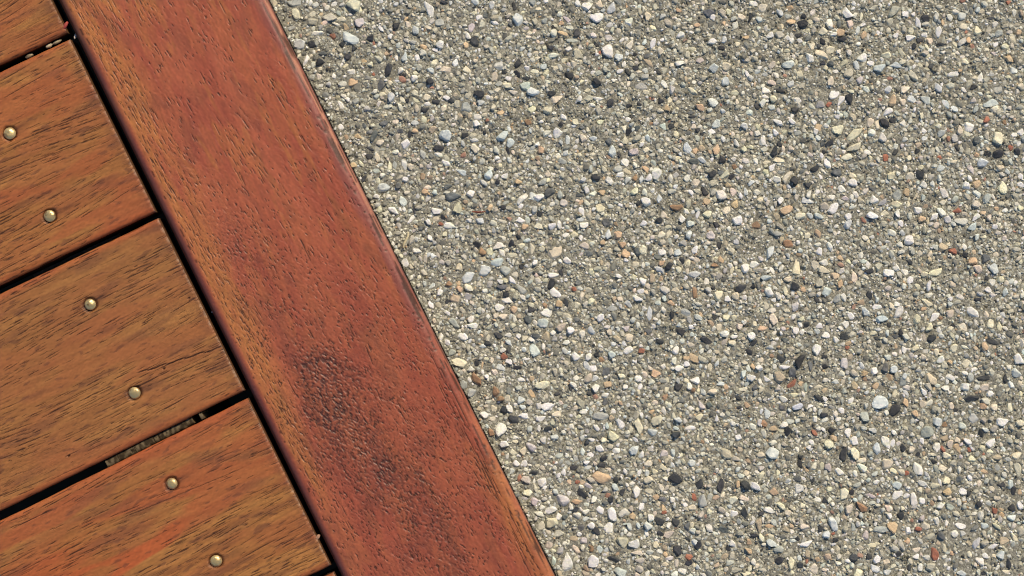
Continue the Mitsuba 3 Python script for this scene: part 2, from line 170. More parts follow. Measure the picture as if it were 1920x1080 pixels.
150 305 80 65 50 w;265 195 90 45 5 w;145 220 55 35 0 m;380 70 60 50 90 w;335 270 85 50 80 p;325 395 75 55 20 p;280 435 50 40 0 y;495 300 60 60 0 m;550 295 60 45 60 p;655 345 80 70 30 y;740 435 145 95 -30 b;885 378 125 110 0 b;1010 295 120 80 -10 b;1085 370 100 95 60 g;870 195 80 80 0 n;940 195 80 60 75 y;875 265 100 50 0 t;790 285 50 40 90 o;1020 140 120 60 -15 w;1060 215 100 55 45 w;1150 230 100 55 10 c;1145 120 70 70 0 k;1210 55 50 50 0 k;820 130 70 60 60 k;1340 170 110 50 85 c;1430 170 60 55 0 y;1550 205 170 110 -35 p;1665 285 90 70 30 w;1650 40 75 50 0 w;1735 45 75 70 0 y;1830 140 90 65 15 p;1870 210 90 60 0 d;1175 400 110 60 45 s;1085 465 65 50 50 y;1040 480 60 40 0 w;1150 470 100 45 60 w;1060 530 100 45 0 d;1235 345 60 55 110 k;1605 395 100 45 80 k;1520 500 110 80 -45 k;1535 420 110 50 5 w;1365 300 60 55 90 w;1730 550 50 45 30 r;1770 490 60 60 0 d;1550 590 120 80 50 w;1660 680 115 60 55 k;1590 690 70 65 0 o;1760 700 100 70 -40 c;1330 740 75 55 20 k;1300 840 80 80 0 d;1475 775 115 85 0 w;1440 870 100 90 30 b;1605 910 100 80 0 s;1700 940 75 70 90 w;1530 960 60 50 0 w;1090 600 75 50 20 k;1110 655 110 55 0 w;1035 720 95 90 5 w;1160 740 90 75 100 o;1060 810 90 55 0 p;1000 800 60 45 -20 p;765 830 70 60 110 w;825 805 60 50 90 c;925 810 50 45 0 w;780 890 110 50 10 w;610 865 120 60 35 g;605 920 110 55 45 w;690 995 100 70 0 w;490 990 85 50 95 w;540 1055 70 60 0 w;390 695 80 50 60 w;470 580 70 60 -30 w;660 550 65 65 0 o;560 500 65 55 0 n;645 495 50 40 90 o;620 640 95 70 0 t;545 670 50 50 0 k;690 750 90 65 20 s;745 620 80 70 0 m;935 610 70 45 55 y;980 840 40 30 0 o;460 700 60 60 0 s;640 780 50 35 90 w;545 775 70 40 30 w;1020 985 95 55 20 k;930 1060 80 45 0 k;1110 980 80 55 0 w;1215 990 50 50 0 w;1275 1010 65 60 90 c;1370 985 80 40 15 d;1460 990 90 80 90 t;1550 1010 70 60 90 g;1890 660 70 70 0 y;1890 945 100 70 55 b;1660 1055 80 50 -10 w;1890 390 80 60 60 y
1114,432
220 45 85 75 0 o;130 35 90 60 90 b;80 115 45 45 0 o;265 140 70 60 0 o;295 215 90 85 90 o;400 200 80 60 90 d;465 190 80 80 45 y;630 45 110 70 -40 p;630 210 90 60 0 w;720 190 90 45 85 c;790 205 80 75 0 b;705 330 85 75 0 k;825 285 70 50 90 k;630 310 60 45 0 o;615 370 90 55 15 b;790 365 70 60 90 y;235 430 80 45 5 w;375 440 60 55 0 y;455 480 80 75 0 w;510 525 60 60 0 s;440 570 65 60 40 w;400 640 110 60 20 w;330 690 90 65 40 b;245 640 60 50 60 p;520 775 140 60 85 b;60 820 85 70 90 w;175 730 120 50 5 g;280 780 80 70 0 s;730 790 80 60 100 k;720 680 75 55 10 o;945 580 110 50 92 n;940 410 120 65 -25 b;945 180 75 65 90 w;830 115 80 65 20 g;890 45 90 55 90 b;1100 45 85 80 30 m;1170 140 100 60 80 k;1190 275 80 55 90 o;1130 325 70 50 30 n;1380 535 120 70 -25 k;1490 520 50 50 0 k;1120 540 45 45 0 k;1420 355 90 90 30 w;1510 325 90 75 20 w;1615 445 110 50 10 b;1650 195 145 60 105 b;1665 360 130 45 60 w;1815 125 105 75 10 n;1880 520 100 80 60 k;1900 340 160 80 95 y;1640 575 100 70 70 w;1790 560 95 45 70 y;1815 460 75 60 -20 c;1165 615 90 90 0 y;1255 640 65 55 0 w;1335 620 80 75 50 y;1405 630 50 50 0 w;1295 375 75 35 100 y;1130 820 55 55 0 k;1240 820 70 70 20 y;1310 825 75 55 80 y;860 770 90 90 0 g;895 830 100 50 90 g;660 635 60 50 90 b;760 560 90 55 -10 y;665 560 100 80 0 m;545 450 90 50 90 t;500 945 90 60 10 d;335 1005 95 85 0 p;305 920 65 65 0 m;220 1020 100 70 0 t;805 950 90 60 20 k;790 970 40 20 40 w;620 1040 80 50 0 k;1050 1035 120 70 20 k;1290 950 50 25 0 k;1475 985 80 70 60 w;1310 995 70 40 0 w;1300 1055 80 60 30 y;1580 915 90 45 -10 o;1685 830 110 90 90 p;1500 880 80 60 70 c;1370 900 70 60 0 p;1890 940 65 60 90 w;1490 1055 100 50 -20 k;1790 1030 70 50 30 d;1890 710 90 80 60 m;1875 810 60 50 90 w;1690 1060 90 60 0 m
1498,432
85 50 70 65 90 y;180 35 90 65 90 o;870 20 90 65 0 w;1035 90 95 85 0 w;190 200 110 70 90 w;950 130 75 50 10 w;15 190 60 50 90 b;385 265 60 50 60 o;465 290 75 50 60 y;230 300 85 65 0 w;145 325 100 95 40 s;230 370 110 65 0 c;330 425 90 80 20 t;400 380 65 65 0 w;655 325 75 60 100 w;750 345 90 80 90 s;840 400 100 75 20 w;660 380 90 45 -10 k;915 355 75 60 0 w;1000 385 80 65 60 w;1045 465 75 60 90 w;1455 190 90 65 10 r;1355 160 90 90 0 t;1400 130 45 40 90 y;1635 285 95 90 0 o;1690 365 110 80 55 p;1830 360 90 75 60 b;1755 265 85 80 90 d;1555 225 70 60 90 k;1045 300 80 40 30 k;1290 395 140 70 -25 y;1180 415 75 55 0 c;1225 275 55 50 90 t;1220 520 100 45 100 w;1815 480 80 70 50 w;1780 555 75 60 0 w;1760 450 55 45 90 k;1465 450 90 80 20 s;190 490 90 80 100 s;260 570 90 80 10 b;385 500 80 50 90 o;520 440 100 60 90 p;360 640 90 80 90 g;420 635 90 60 80 w;655 610 100 70 90 k;585 680 75 55 -20 o;625 755 85 85 0 b;745 720 110 65 0 w;940 770 130 85 -50 w;870 700 80 60 10 y;920 690 50 45 0 w;1100 830 100 95 50 c;775 830 120 70 10 b;1200 685 120 60 35 y;1270 810 130 60 -50 w;1420 780 90 80 -30 c;1170 735 55 45 0 o;1630 770 140 90 20 w;1800 875 85 80 60 c;1885 905 100 50 70 y;1540 905 110 70 45 p;1450 895 55 40 0 k;1680 650 70 35 -10 k;1330 825 50 40 0 n;490 800 75 60 60 w;445 880 75 70 70 w;190 895 65 55 0 w;75 885 75 65 0 k;165 650 70 40 60 k;430 990 100 75 10 k;350 1025 80 60 30 w;250 985 80 70 0 w;25 950 70 55 100 w;725 1015 60 45 0 k;900 1000 70 50 0 d;960 955 70 50 90 k;845 890 60 50 110 k;1250 1015 90 70 0 k;1820 1050 160 60 15 k;1180 1010 100 40 90 s;465 1060 60 50 0 o;40 555 50 50 0 o;700 965 70 50 -20 c;1420 640 45 45 0 w;1420 690 50 50 0 b;1230 910 90 60 110 y
830,648
155 155 140 85 15 y;265 220 70 50 0 w;320 165 85 50 90 k;375 170 120 25 95 o;410 125 50 40 0 y;465 135 65 50 60 p;580 105 70 60 20 r;545 205 110 60 30 b;620 150 65 60 0 w;675 140 45 40 90 w;785 125 80 35 5 w;865 40 120 115 100 b;700 205 85 40 0 k;90 70 80 75 0 g;315 320 130 60 45 n;205 365 85 80 0 g;270 440 95 85 -20 g;490 250 75 70 90 p;410 290 50 50 0 w;495 440 100 80 110 n;540 500 60 60 50 n;545 325 110 40 0 w;745 325 85 55 15 w;605 505 75 65 90 c;940 370 150 70 -10 y;840 450 110 75 40 o;740 510 75 70 0 b;815 535 70 60 10 s;750 580 60 45 0 b;985 565 115 80 -15 w;900 570 70 60 0 m;570 600 80 60 90 k;630 590 80 70 90 w;480 595 80 70 60 c;390 650 80 60 -10 w;340 595 50 45 20 t;470 685 75 50 20 p;665 690 110 85 20 k;760 665 90 70 -30 w;545 790 130 105 100 w;920 685 100 60 -20 w;900 775 65 40 90 w;985 775 85 50 10 k;1070 645 90 60 0 y;1030 720 70 60 90 s;680 860 65 40 10 w;665 895 90 35 20 c;580 930 85 75 20 w;455 810 70 60 90 n;655 1000 80 60 60 c;750 990 85 65 90 c;945 890 75 60 80 w;830 950 110 80 20 m;1045 860 80 50 0 b;1080 455 80 40 0 k;1200 400 90 40 60 k;1250 300 60 60 90 w;1245 95 90 75 60 w;1370 105 70 60 90 w;1440 90 60 55 0 k;1490 135 60 55 0 n;1585 80 70 65 60 b;1740 45 90 90 -45 w;1865 50 80 55 -20 r;1430 305 65 55 0 b;1420 215 75 55 0 w;1540 365 90 80 30 o;1530 240 90 70 0 d;1665 220 45 40 90 k;1680 285 70 60 0 y;1900 275 80 60 80 p;1830 305 80 60 0 w;1435 395 85 75 100 w;1380 450 60 55 0 k;1525 465 90 60 -10 w;1525 530 70 60 90 d;1715 385 60 55 90 w;1485 665 150 95 10 g;1585 680 60 50 90 t;1670 730 110 80 85 b;1840 760 150 70 75 c;1600 850 105 100 0 y;1510 885 60 55 20 y;1670 540 45 40 90 o;1350 915 70 65 -20 k;1385 960 50 40 0 c;1475 965 80 75 50 w;1395 1025 90 55 20 w;1315 995 75 50 80 b;1625 985 75 70 0 w;1790 975 115 85 -50 b;1865 655 60 50 90 w;1300 540 110 70 60 s;1200 500 65 50 -10 c;1210 760 60 55 50 w;1515 1055 70 50 0 k;1440 770 80 60 40 w;1110 540 60 50 20 p
1214,648
80 260 90 80 0 o;145 195 65 60 90 w;300 215 90 60 15 w;370 175 65 55 20 w;440 120 110 75 15 o;365 120 70 40 0 o;250 135 80 50 90 w;590 210 100 60 90 c;455 330 95 90 50 w;520 275 55 35 90 y;300 385 100 75 -10 k;85 705 100 90 0 c;35 620 60 50 10 o;50 815 100 70 0 b;285 695 80 50 0 b;400 775 105 55 0 w;270 830 80 75 50 k;270 775 55 45 0 b;490 670 90 65 0 y;650 680 75 35 95 w;800 730 60 40 20 w;855 865 65 65 0 w;935 555 60 60 0 o;860 578 50 40 0 k;735 385 55 50 90 o;680 360 90 50 -10 b;900 270 90 55 90 b;970 300 80 80 60 w;990 195 60 50 80 o;1045 210 70 55 0 w;955 55 80 50 10 k;1115 320 75 45 35 w;1190 200 60 50 90 w;1285 205 100 45 0 w;1250 125 95 60 35 k;1240 300 110 100 90 t;1435 135 160 85 -55 k;1360 250 90 60 90 d;1360 365 110 60 -40 r;1440 360 60 60 0 o;1590 40 110 100 90 w;1665 190 80 65 20 k;1665 105 55 45 0 k;1525 190 110 50 95 d;1345 40 80 65 0 s;1275 500 100 65 35 w;1375 465 85 50 15 y;1605 385 85 40 0 c;1610 495 110 45 45 k;1665 500 55 50 90 w;1525 570 90 45 -10 w;1410 570 100 65 0 b;1260 580 70 50 0 d;1570 690 65 65 0 w;1280 745 70 70 30 w;1660 650 80 50 20 k;1120 640 110 65 95 b;1100 730 70 60 20 n;1170 775 90 55 -10 o;1050 720 70 50 90 m;1320 800 95 75 90 k;1160 1005 130 100 20 b;1455 650 50 45 90 p;1570 820 60 60 0 r;1750 875 70 65 90 o;1890 810 100 70 -50 w;1740 795 110 60 0 k;1540 915 75 50 70 w;1700 930 85 80 50 c;1840 1010 130 75 100 k;1850 165 110 90 60 m;1765 340 70 50 0 b;1835 345 60 50 90 p;1880 20 50 45 0 r;150 1015 85 70 0 m;430 980 100 45 0 c;740 1010 130 90 20 s;310 910 80 40 0 g;580 560 70 60 30 d;850 490 80 40 30 k;1510 960 50 50 0 w;1440 1050 60 50 0 k;500 560 90 60 50 m;430 420 45 40 90 n;395 380 80 60 40 w;1010 390 70 60 90 d;890 410 90 35 -5 y
1536,648
425 260 70 55 -20 o;520 235 90 70 -10 w;660 300 75 75 30 o;620 200 85 70 90 d;700 225 75 70 -30 b;530 380 65 60 0 o;800 285 60 45 90 b;835 318 50 45 90 p;330 375 80 75 90 t;785 335 90 90 60 g;710 455 90 55 85 y;820 450 85 35 55 b;810 535 80 60 80 o;570 530 145 120 -10 b;715 610 140 100 100 k;630 635 60 45 90 w;430 655 110 90 90 g;900 635 65 55 0 o;970 545 85 65 90 p;1050 310 130 85 30 y;980 430 90 45 55 w;1025 385 80 70 0 s;1225 155 55 55 0 o;1135 135 80 60 -30 w;1270 25 90 80 -20 y;900 20 75 60 0 y;800 40 65 50 90 w;1100 55 75 60 50 p;1390 160 110 70 -50 c;1420 180 60 40 60 w;1230 295 100 50 25 w;1280 345 60 45 0 b;1190 400 90 50 0 w;1370 385 95 80 30 w;1425 300 100 60 90 g;1560 305 170 55 0 k;1430 490 160 70 -10 k;1550 390 80 75 0 p;1605 450 85 75 0 w;1850 260 100 95 0 b;1805 370 80 70 0 b;1870 125 110 85 70 w;1780 210 60 60 0 w;1745 310 90 40 80 k;1530 570 70 70 50 o;1640 580 75 65 0 p;1715 715 130 85 -15 w;1885 725 80 60 -10 c;1350 640 65 55 90 w;1115 715 110 75 10 b;1175 740 55 50 0 n;1020 810 120 110 0 g;1300 880 75 55 0 y;1390 900 80 50 10 w;1295 970 110 60 80 o;1225 930 90 60 90 p;1405 975 45 40 90 r;1165 865 80 60 0 t;625 905 150 80 75 w;690 925 100 45 95 w;545 975 130 85 85 b;705 815 75 40 35 w;335 890 95 80 0 w;335 1010 110 85 90 y;790 955 75 70 90 k;870 975 80 75 90 p;925 1020 55 50 90 k;980 1015 45 45 0 o;965 895 60 40 90 w;1100 950 100 75 80 w;1160 965 60 50 90 r;1200 1030 80 80 0 y;1525 830 110 60 60 k;1610 900 110 70 -50 w;1455 690 110 110 0 g;1430 1060 70 60 0 y;1860 1030 100 80 0 y;1660 1050 90 60 -10 t;1890 450 55 50 90 y;1885 355 60 40 90 c;1640 780 70 70 0 s;1545 710 70 70 0 s;1280 605 70 50 0 k;1235 560 75 60 90 p;1345 750 80 60 0 b;1790 580 80 50 95 y;1610 990 70 50 0 c
940,864
140 25 75 55 20 w;215 28 70 60 90 w;305 105 85 45 0 k;240 185 100 90 50 s;255 300 100 75 -10 y;315 250 110 35 65 c;385 200 95 85 60 w;575 370 130 110 0 m;220 355 80 40 0 m;310 385 80 80 60 m;460 462 120 65 -8 w;355 500 115 55 20 w;540 525 75 65 90 w;470 575 125 85 -10 y;585 115 75 55 60 w;680 70 80 50 0 k;640 195 70 60 30 t;715 200 50 40 -30 r;760 205 70 45 0 t;815 65 65 50 0 b;800 20 70 50 0 w;940 40 90 60 0 k;1015 85 90 40 25 p;945 155 170 110 30 o;1075 170 75 50 100 k;1070 250 95 55 40 b;1160 95 50 40 90 w;1295 105 60 45 90 w;1380 30 85 75 0 p;1440 100 55 50 0 y;1515 60 80 50 40 y;1380 180 90 70 10 y;1640 165 130 100 30 k;1855 215 110 75 90 k;1780 25 80 70 0 b;820 235 80 40 25 m;755 310 115 65 45 k;635 310 50 50 0 w;710 385 100 50 10 o;870 355 85 60 90 w;1025 360 65 65 0 k;1140 295 90 60 -40 k;1275 290 105 70 80 w;1500 250 90 50 60 c;1605 275 70 60 0 s;1445 340 60 55 20 o;1510 365 75 50 0 d;1520 445 80 55 90 o;1525 488 50 35 0 r;1810 340 100 50 95 r;1890 375 120 85 90 g;1795 435 80 65 10 p;1725 415 50 45 0 w;1215 450 55 50 90 p;1230 525 80 70 90 o;1400 530 80 65 60 w;1040 505 130 75 75 w;930 465 110 75 50 w;795 480 65 55 0 w;710 520 75 75 0 w;700 455 60 50 0 k;600 530 65 60 90 d;860 545 80 30 10 w;840 610 70 65 0 w;890 655 110 50 45 k;750 640 85 75 90 d;1010 625 110 95 90 w;545 680 100 75 0 s;435 665 70 40 50 c;370 610 90 75 90 s;450 790 95 75 90 s;690 825 120 60 40 p;680 740 75 60 0 t;775 755 90 70 0 m;730 690 50 50 0 w;625 960 210 105 90 w;860 940 105 105 0 w;850 825 60 60 0 n;925 830 75 60 90 b;985 835 55 45 0 b;1140 780 120 120 0 s;1250 785 110 90 -30 w;1270 860 120 40 5 p;1120 1045 120 90 0 b;1050 920 130 60 10 k;1285 610 65 50 90 b;1205 620 80 50 60 b;1370 620 85 80 40 b;1480 560 120 80 0 k;1570 690 110 75 -10 p;1630 570 90 70 50 k;1490 680 75 55 60 k;1740 620 90 50 90 d;1795 660 70 60 0 w;1450 790 65 55 90 y;1655 850 110 90 90 k;1535 880 65 50 90 o;1580 915 80 50 0 m;1535 975 75 55 0 c;1700 1030 85 80 60 w;1640 960 75 60 90 p;1750 905 90 70 -10 r;1760 960 80 60 -30 k;1850 790 80 80 60 k;1745 735 60 45 0 k;1810 765 60 60 0 b;1625 1060 70 50 0 w;490 935 90 50 80 b;550 850 80 70 90 g;710 1005 80 60 90 s;1290 1010 80 70 60 s;1450 910 80 70 60 c
1324,864
135 235 140 70 88 k;365 225 95 95 0 k;300 225 70 40 90 o;325 145 80 55 0 b;460 245 135 70 45 w;635 290 90 70 20 o;675 105 80 50 -60 y;875 260 95 80 80 b;880 30 90 60 60 k;935 85 75 40 30 o;1150 60 80 75 100 m;1245 105 100 70 30 w;910 165 55 40 60 w;855 170 80 60 20 d;1000 185 50 40 0 k;1460 60 100 65 40 w;1690 30 110 90 -60 c;1765 95 80 55 10 y;1880 115 55 45 0 r;1600 200 75 50 0 w;1660 175 55 45 0 w;1795 225 85 75 40 b;1790 320 125 70 -50 w;1880 330 65 55 0 w;1710 440 100 70 40 p;1300 310 120 95 90 y;1370 300 60 45 90 k;1540 330 110 45 30 m;1460 440 150 75 35 n;1340 450 110 80 -60 p;1050 370 80 50 20 w;1115 370 65 45 90 k;1160 365 55 50 90 w;1185 405 45 40 0 w;905 420 55 50 0 y;700 425 85 60 10 y;770 490 65 55 10 p;595 465 110 60 30 w;515 500 70 50 0 k;360 490 110 65 90 k;405 460 65 35 90 b;260 370 90 75 0 w;360 355 90 45 20 p;90 345 80 60 0 t;145 460 80 60 60 s;260 500 75 65 0 w;495 600 120 60 90 t;600 615 90 40 0 o;930 620 90 70 20 p;1080 630 80 55 90 k;1190 590 150 75 65 b;1375 620 100 60 80 g;1495 700 110 70 80 m;1640 640 140 70 -10 g;1760 620 110 90 50 o;1825 505 100 75 110 k;1890 655 75 60 60 w;1720 520 55 50 90 w;1890 755 60 50 90 o;1190 685 40 30 0 r;1130 690 70 70 -60 b;1285 705 90 30 -30 m;945 780 130 60 -25 w;865 735 60 50 90 k;615 775 105 60 25 b;450 700 95 45 20 k;520 720 70 45 80 y;400 845 90 50 30 o;250 785 80 60 30 w;205 820 65 55 90 k;40 830 60 50 90 y;690 930 100 75 0 k;885 980 70 70 0 k;950 880 80 50 90 t;800 960 120 55 95 y;1040 925 55 45 0 o;1020 1020 95 90 40 p;1425 1045 100 80 0 y;1605 920 85 75 90 w;1585 1010 100 60 20 b;1380 905 90 80 0 k;1530 890 70 60 90 k;1800 870 60 60 -30 k;1700 945 90 60 0 p;1905 1005 70 40 90 k;1700 1050 80 60 0 b;275 1030 130 60 0 s;380 1060 80 40 -10 y;480 985 55 45 90 p;1245 965 60 50 0 w;1215 745 55 50 0 k;165 660 110 70 30 d;1570 790 140 45 -10 y;1830 800 120 55 75 s;120 900 60 60 0 s;405 760 55 50 90 o
1536,864
930 70 140 90 75 w;1160 70 95 60 5 c;1080 10 70 40 0 k;1545 100 75 40 10 o;970 215 110 55 35 b;1085 235 100 75 0 s;1135 200 80 35 60 w;1200 180 80 70 0 y;1310 175 90 60 -20 d;1200 295 75 75 0 o;945 275 50 50 0 y;890 360 120 60 90 w;890 430 55 40 0 m;965 375 60 60 0 w;1010 335 85 25 75 y;1350 290 75 65 50 w;1405 315 70 60 90 k;1505 220 95 50 80 p;1715 225 90 45 -10 k;1795 220 85 50 85 b;1828 275 100 65 90 k;1880 305 75 50 90 o;1625 265 65 55 0 c;1800 440 85 70 0 k;1880 415 90 60 60 w;1865 80 180 70 85 c;1670 75 80 60 90 g;1240 435 90 85 90 g;1135 420 75 55 -30 w;1100 480 45 40 90 w;1135 350 45 45 0 w;1310 385 70 45 70 w;1500 410 60 60 0 k;1645 470 60 50 90 r;1715 500 60 50 10 o;1805 535 80 60 0 b;1340 610 140 65 -5 w;1555 610 85 65 20 b;1670 615 95 35 35 c;1000 610 80 75 0 c;1095 560 65 65 20 w;925 640 70 50 0 r;1155 700 85 80 90 d;1270 680 70 65 30 w;1350 680 80 60 0 g;1470 780 140 65 -65 b;1630 805 130 50 -5 w;1735 750 95 70 0 t;1830 720 90 40 50 y;1890 665 110 80 90 s;1120 765 60 50 0 t;1090 870 115 75 90 r;1175 820 95 45 95 c;1175 900 45 45 0 w;1245 865 40 40 0 o;910 835 90 80 0 p;905 900 75 50 0 w;850 1005 65 60 90 k;1510 940 90 80 20 w;1700 880 80 75 90 b;1640 895 60 45 90 c;1560 890 60 50 20 w;1340 1055 95 50 10 b;1780 970 110 50 90 k;1750 1045 80 50 0 y;1050 1000 90 90 0 s;1545 1060 60 40 0 k"""


def sphere_dirs(sub, cut):
    m = trimesh.creation.icosphere(subdivisions=sub)
    keep = (m.vertices[:, 2][m.faces] > cut).any(1)
    m.update_faces(keep); m.remove_unreferenced_vertices()
    return np.array(m.vertices), np.array(m.faces)


DIRS = {2: sphere_dirs(2, -0.2), 1: sphere_dirs(1, -0.12)}


def stone_shape(r, sub):
    """A worn, broken pebble: the unit sphere cut by random planes whose edges are rounded off."""
    d, f = DIRS[sub]
    n = r.integers(5, 9)
    az = np.sort(r.uniform(0, 2 * math.pi, n)) + r.normal(0, 0.1)
    el = r.uniform(-0.2, 0.62, n)
    pl = np.stack([np.cos(az) * np.cos(el), np.sin(az) * np.cos(el), np.sin(el)], 1)
    top = np.array([[r.normal(0, 0.13), r.normal(0, 0.13), 1.0], [r.normal(0, 0.6), r.normal(0, 0.6), 1.0], [0, 0, -1.0]])
    pl = np.vstack([pl, top / np.linalg.norm(top, axis=1, keepdims=True)])
    dist = np.concatenate([r.uniform(0.70, 1.12, n), [r.uniform(0.62, 0.85), r.uniform(0.85, 1.1), 0.8]])
    p = r.uniform(16, 48)
    x = np.maximum(d @ pl.T, 0) / dist
    rad = (x ** p).sum(1) ** (-1 / p)
    rad *= 1 + 0.10 * (meshkit.noise(d * 3.1 + r.uniform(0, 50)) - 0.5) + 0.05 * (meshkit.noise(d * 8 + r.uniform(0, 50)) - 0.5)
    q = d * np.minimum(rad, 1.5)[:, None]
    lo, hi = q.min(0), q.max(0)
    q[:, :2] = (q[:, :2] - (lo + hi)[:2] / 2) / ((hi - lo)[:2] / 2)
    q[:, 2] /= hi[2]
    return q, f


def place_stone(r, x, y, a, b, ang, col, sub, sink, texture=1.0):
    q, f = stone_shape(r, sub)
    h = min(0.85 * b, 0.0012 + 0.32 * b) * r.uniform(0.8, 1.2)
    q = q * [a, b, h]
    tx, ty = r.normal(0, 0.07, 2)
    q[:, 2] += q[:, 0] * tx + q[:, 1] * ty
    c, s = math.cos(ang), math.sin(ang)
    q = np.stack([q[:, 0] * c - q[:, 1] * s, q[:, 0] * s + q[:, 1] * c, q[:, 2]], 1)
    nn = meshkit.noise(q * 900 + r.uniform(0, 90)) - 0.5
    n2 = meshkit.noise(q * [350, 1400, 700] + r.uniform(0, 90)) - 0.5
    shade = np.exp(texture * (0.42 * nn + 0.30 * n2))[:, None]
    # cement left on the stone's flanks
    film = (0.7 * ss(0.55, 0.05, q[:, 2] / h) * ss(-0.25, 0.2, nn) + 0.10)[:, None] * (0.5 if texture > 1.5 else 1.0)
    colour = col * shade * (1 + (n2 * 0.10)[:, None] * np.array([1.0, 0.1, -1.0])) * (1 - film) + SAND * film
    q += [x, y, paving_height(np.array([x]), np.array([y]))[0] - sink * h]
    return q, f, colour


OCC = np.zeros((1200, 1560), np.uint8)      # what stands where, a quarter of a millimetre per cell


def cells(x, y):
    return (y / PX + 600).astype(int) if hasattr(y, 'astype') else int(y / PX + 600), (x / PX + 580).astype(int) if hasattr(x, 'astype') else int(x / PX + 580)


def mark(x, y, a, b, ang, grow=0.0):
    """The cells under an ellipse."""
    r = int(a / PX) + 3
    i, j = cells(x, y)
    i0, i1, j0, j1 = max(i - r, 0), min(i + r + 1, OCC.shape[0]), max(j - r, 0), min(j + r + 1, OCC.shape[1])
    if i1 <= i0 or j1 <= j0:
        return None
    yy = (np.arange(i0, i1) - 600) * PX - y
    xx = (np.arange(j0, j1) - 580) * PX - x
    c, s = math.cos(ang), math.sin(ang)
    uu = xx[None, :] * c + yy[:, None] * s
    vv = -xx[None, :] * s + yy[:, None] * c
    return slice(i0, i1), slice(j0, j1), (uu / (a + grow)) ** 2 + (vv / (b + grow)) ** 2 < 1


listed = []
for line in LISTED.strip().split('\n'):
    if line.count(',') == 1 and ';' not in line:
        ox, oy = map(float, line.split(','))
        continue
    for item in line.split(';'):
        X_, Y_, L, W, A, code = item.split()
        px, py = ox + float(X_) / 5, oy + float(Y_) / 5
        a, b = float(L) / 10, float(W) / 10
        if any(abs(px - s[0]) + abs(py - s[1]) < 0.55 * (a + s[2]) for s in listed if abs(px - s[0]) < 30):
            continue
        listed.append((px, py, a, b, float(A), code))
listed.sort(key=lambda s: -s[2] * s[3])

sr = np.random.default_rng(5)
parts, rest = [], Soup()
for px, py, a, b, A, code in listed:
    x, y, _ = P(px, py, 0.0008)
    grow = 1.03 if code == 'k' else 1.08
    a, b, ang = a * PX * grow, b * PX * grow, -math.radians(A)
    if off_edge(x, y) < 0.35 * b + 0.0003:
        continue
    m = mark(x, y, a, b, ang)
    if m:
        OCC[m[0], m[1]] |= m[2].astype(np.uint8)
    col = LOOK[code] * np.exp(sr.normal(0, 0.07)) * np.exp(sr.normal(0, 0.025, 3))
    sink = sr.uniform(0.0, 0.3)
    if code in 'sgmcp':
        sink = sr.uniform(0.15, 0.5)
    q, f, c = place_stone(sr, x, y, a, b, ang, col, 2, sink, 2.2 if code in 'kd' else 1.0)
    if len(parts) < 300:
        parts.append((q, f, c, code))
    else:
        rest.add(q, f, c)
for k, (q, f, c, code) in enumerate(parts):
    one = Soup(); one.add(q, f, c)
    scene[name_n('concrete_paving__stone', k)] = one.ply('stone_material', smooth=False)

# the smaller pebbles between them, as the dart falls, biggest first
codes = np.array(list('ssssscccccwwwwwwwwgggbbbbbbmmddkkypst' * 3 + 'orn'))

for size, tries in ((3.4, 1300), (2.9, 4000), (2.4, 8500), (1.95, 17000), (1.55, 24000)):
    tx, ty = sr.uniform(-0.138, 0.262, tries), sr.uniform(-0.148, 0.148, tries)
    drift = nf(tx, ty, 0.012, 0.012, 9, 2)
    for x, y, dn in zip(tx, ty, drift):
        d = size * 0.001 * sr.uniform(0.85, 1.15)
        b = d / 2 * sr.uniform(0.72, 0.95); a = b * sr.uniform(1.05, 1.7); ang = sr.uniform(0, math.pi)
        if off_edge(x, y) < 0.5 * b + 0.0002:
            continue
        # drifts of bare matrix and drifts of crowded stones, and more stones towards the near corner
        if dn < 0.22 + 0.06 * (y / 0.13):
            continue
        m = mark(x, y, a, b, ang)
        if m is None or (OCC[m[0], m[1]][m[2]]).mean() > 0.17:
            continue
        OCC[m[0], m[1]] |= m[2].astype(np.uint8)
        code = codes[sr.integers(len(codes))]
        col = LOOK[code] * np.exp(sr.normal(0, 0.12)) * np.exp(sr.normal(0, 0.025, 3))
        film = np.clip(sr.normal(0.36, 0.22), 0, 0.85) if code not in 'kdrno' else sr.uniform(0.1, 0.5)
        col = col * (1 - film) + SAND * film
        rest.add(*place_stone(sr, x, y, a, b, ang, col, 1, sr.uniform(0.0, 0.45)))
scene['concrete_paving__small_stones'] = rest.ply('stone_material', smooth=False)
labels['concrete_paving__small_stones'] = {'label': 'the many smaller pebbles set in the concrete', 'kind': 'stuff'}
n_rest = len(rest.v)

# coarse sand and small chippings of the worn matrix
gr = np.random.default_rng(8)
GV, GF = DIRS_0 = sphere_dirs(0, -0.4)
tone = np.array([lin(k) for k in ((150, 146, 128), (126, 122, 104), (180, 174, 154), (212, 207, 190), (92, 88, 74), (170, 146, 116), (154, 155, 146), (66, 65, 62))]) * STONE_K * TINT * 0.96
grit = Soup()


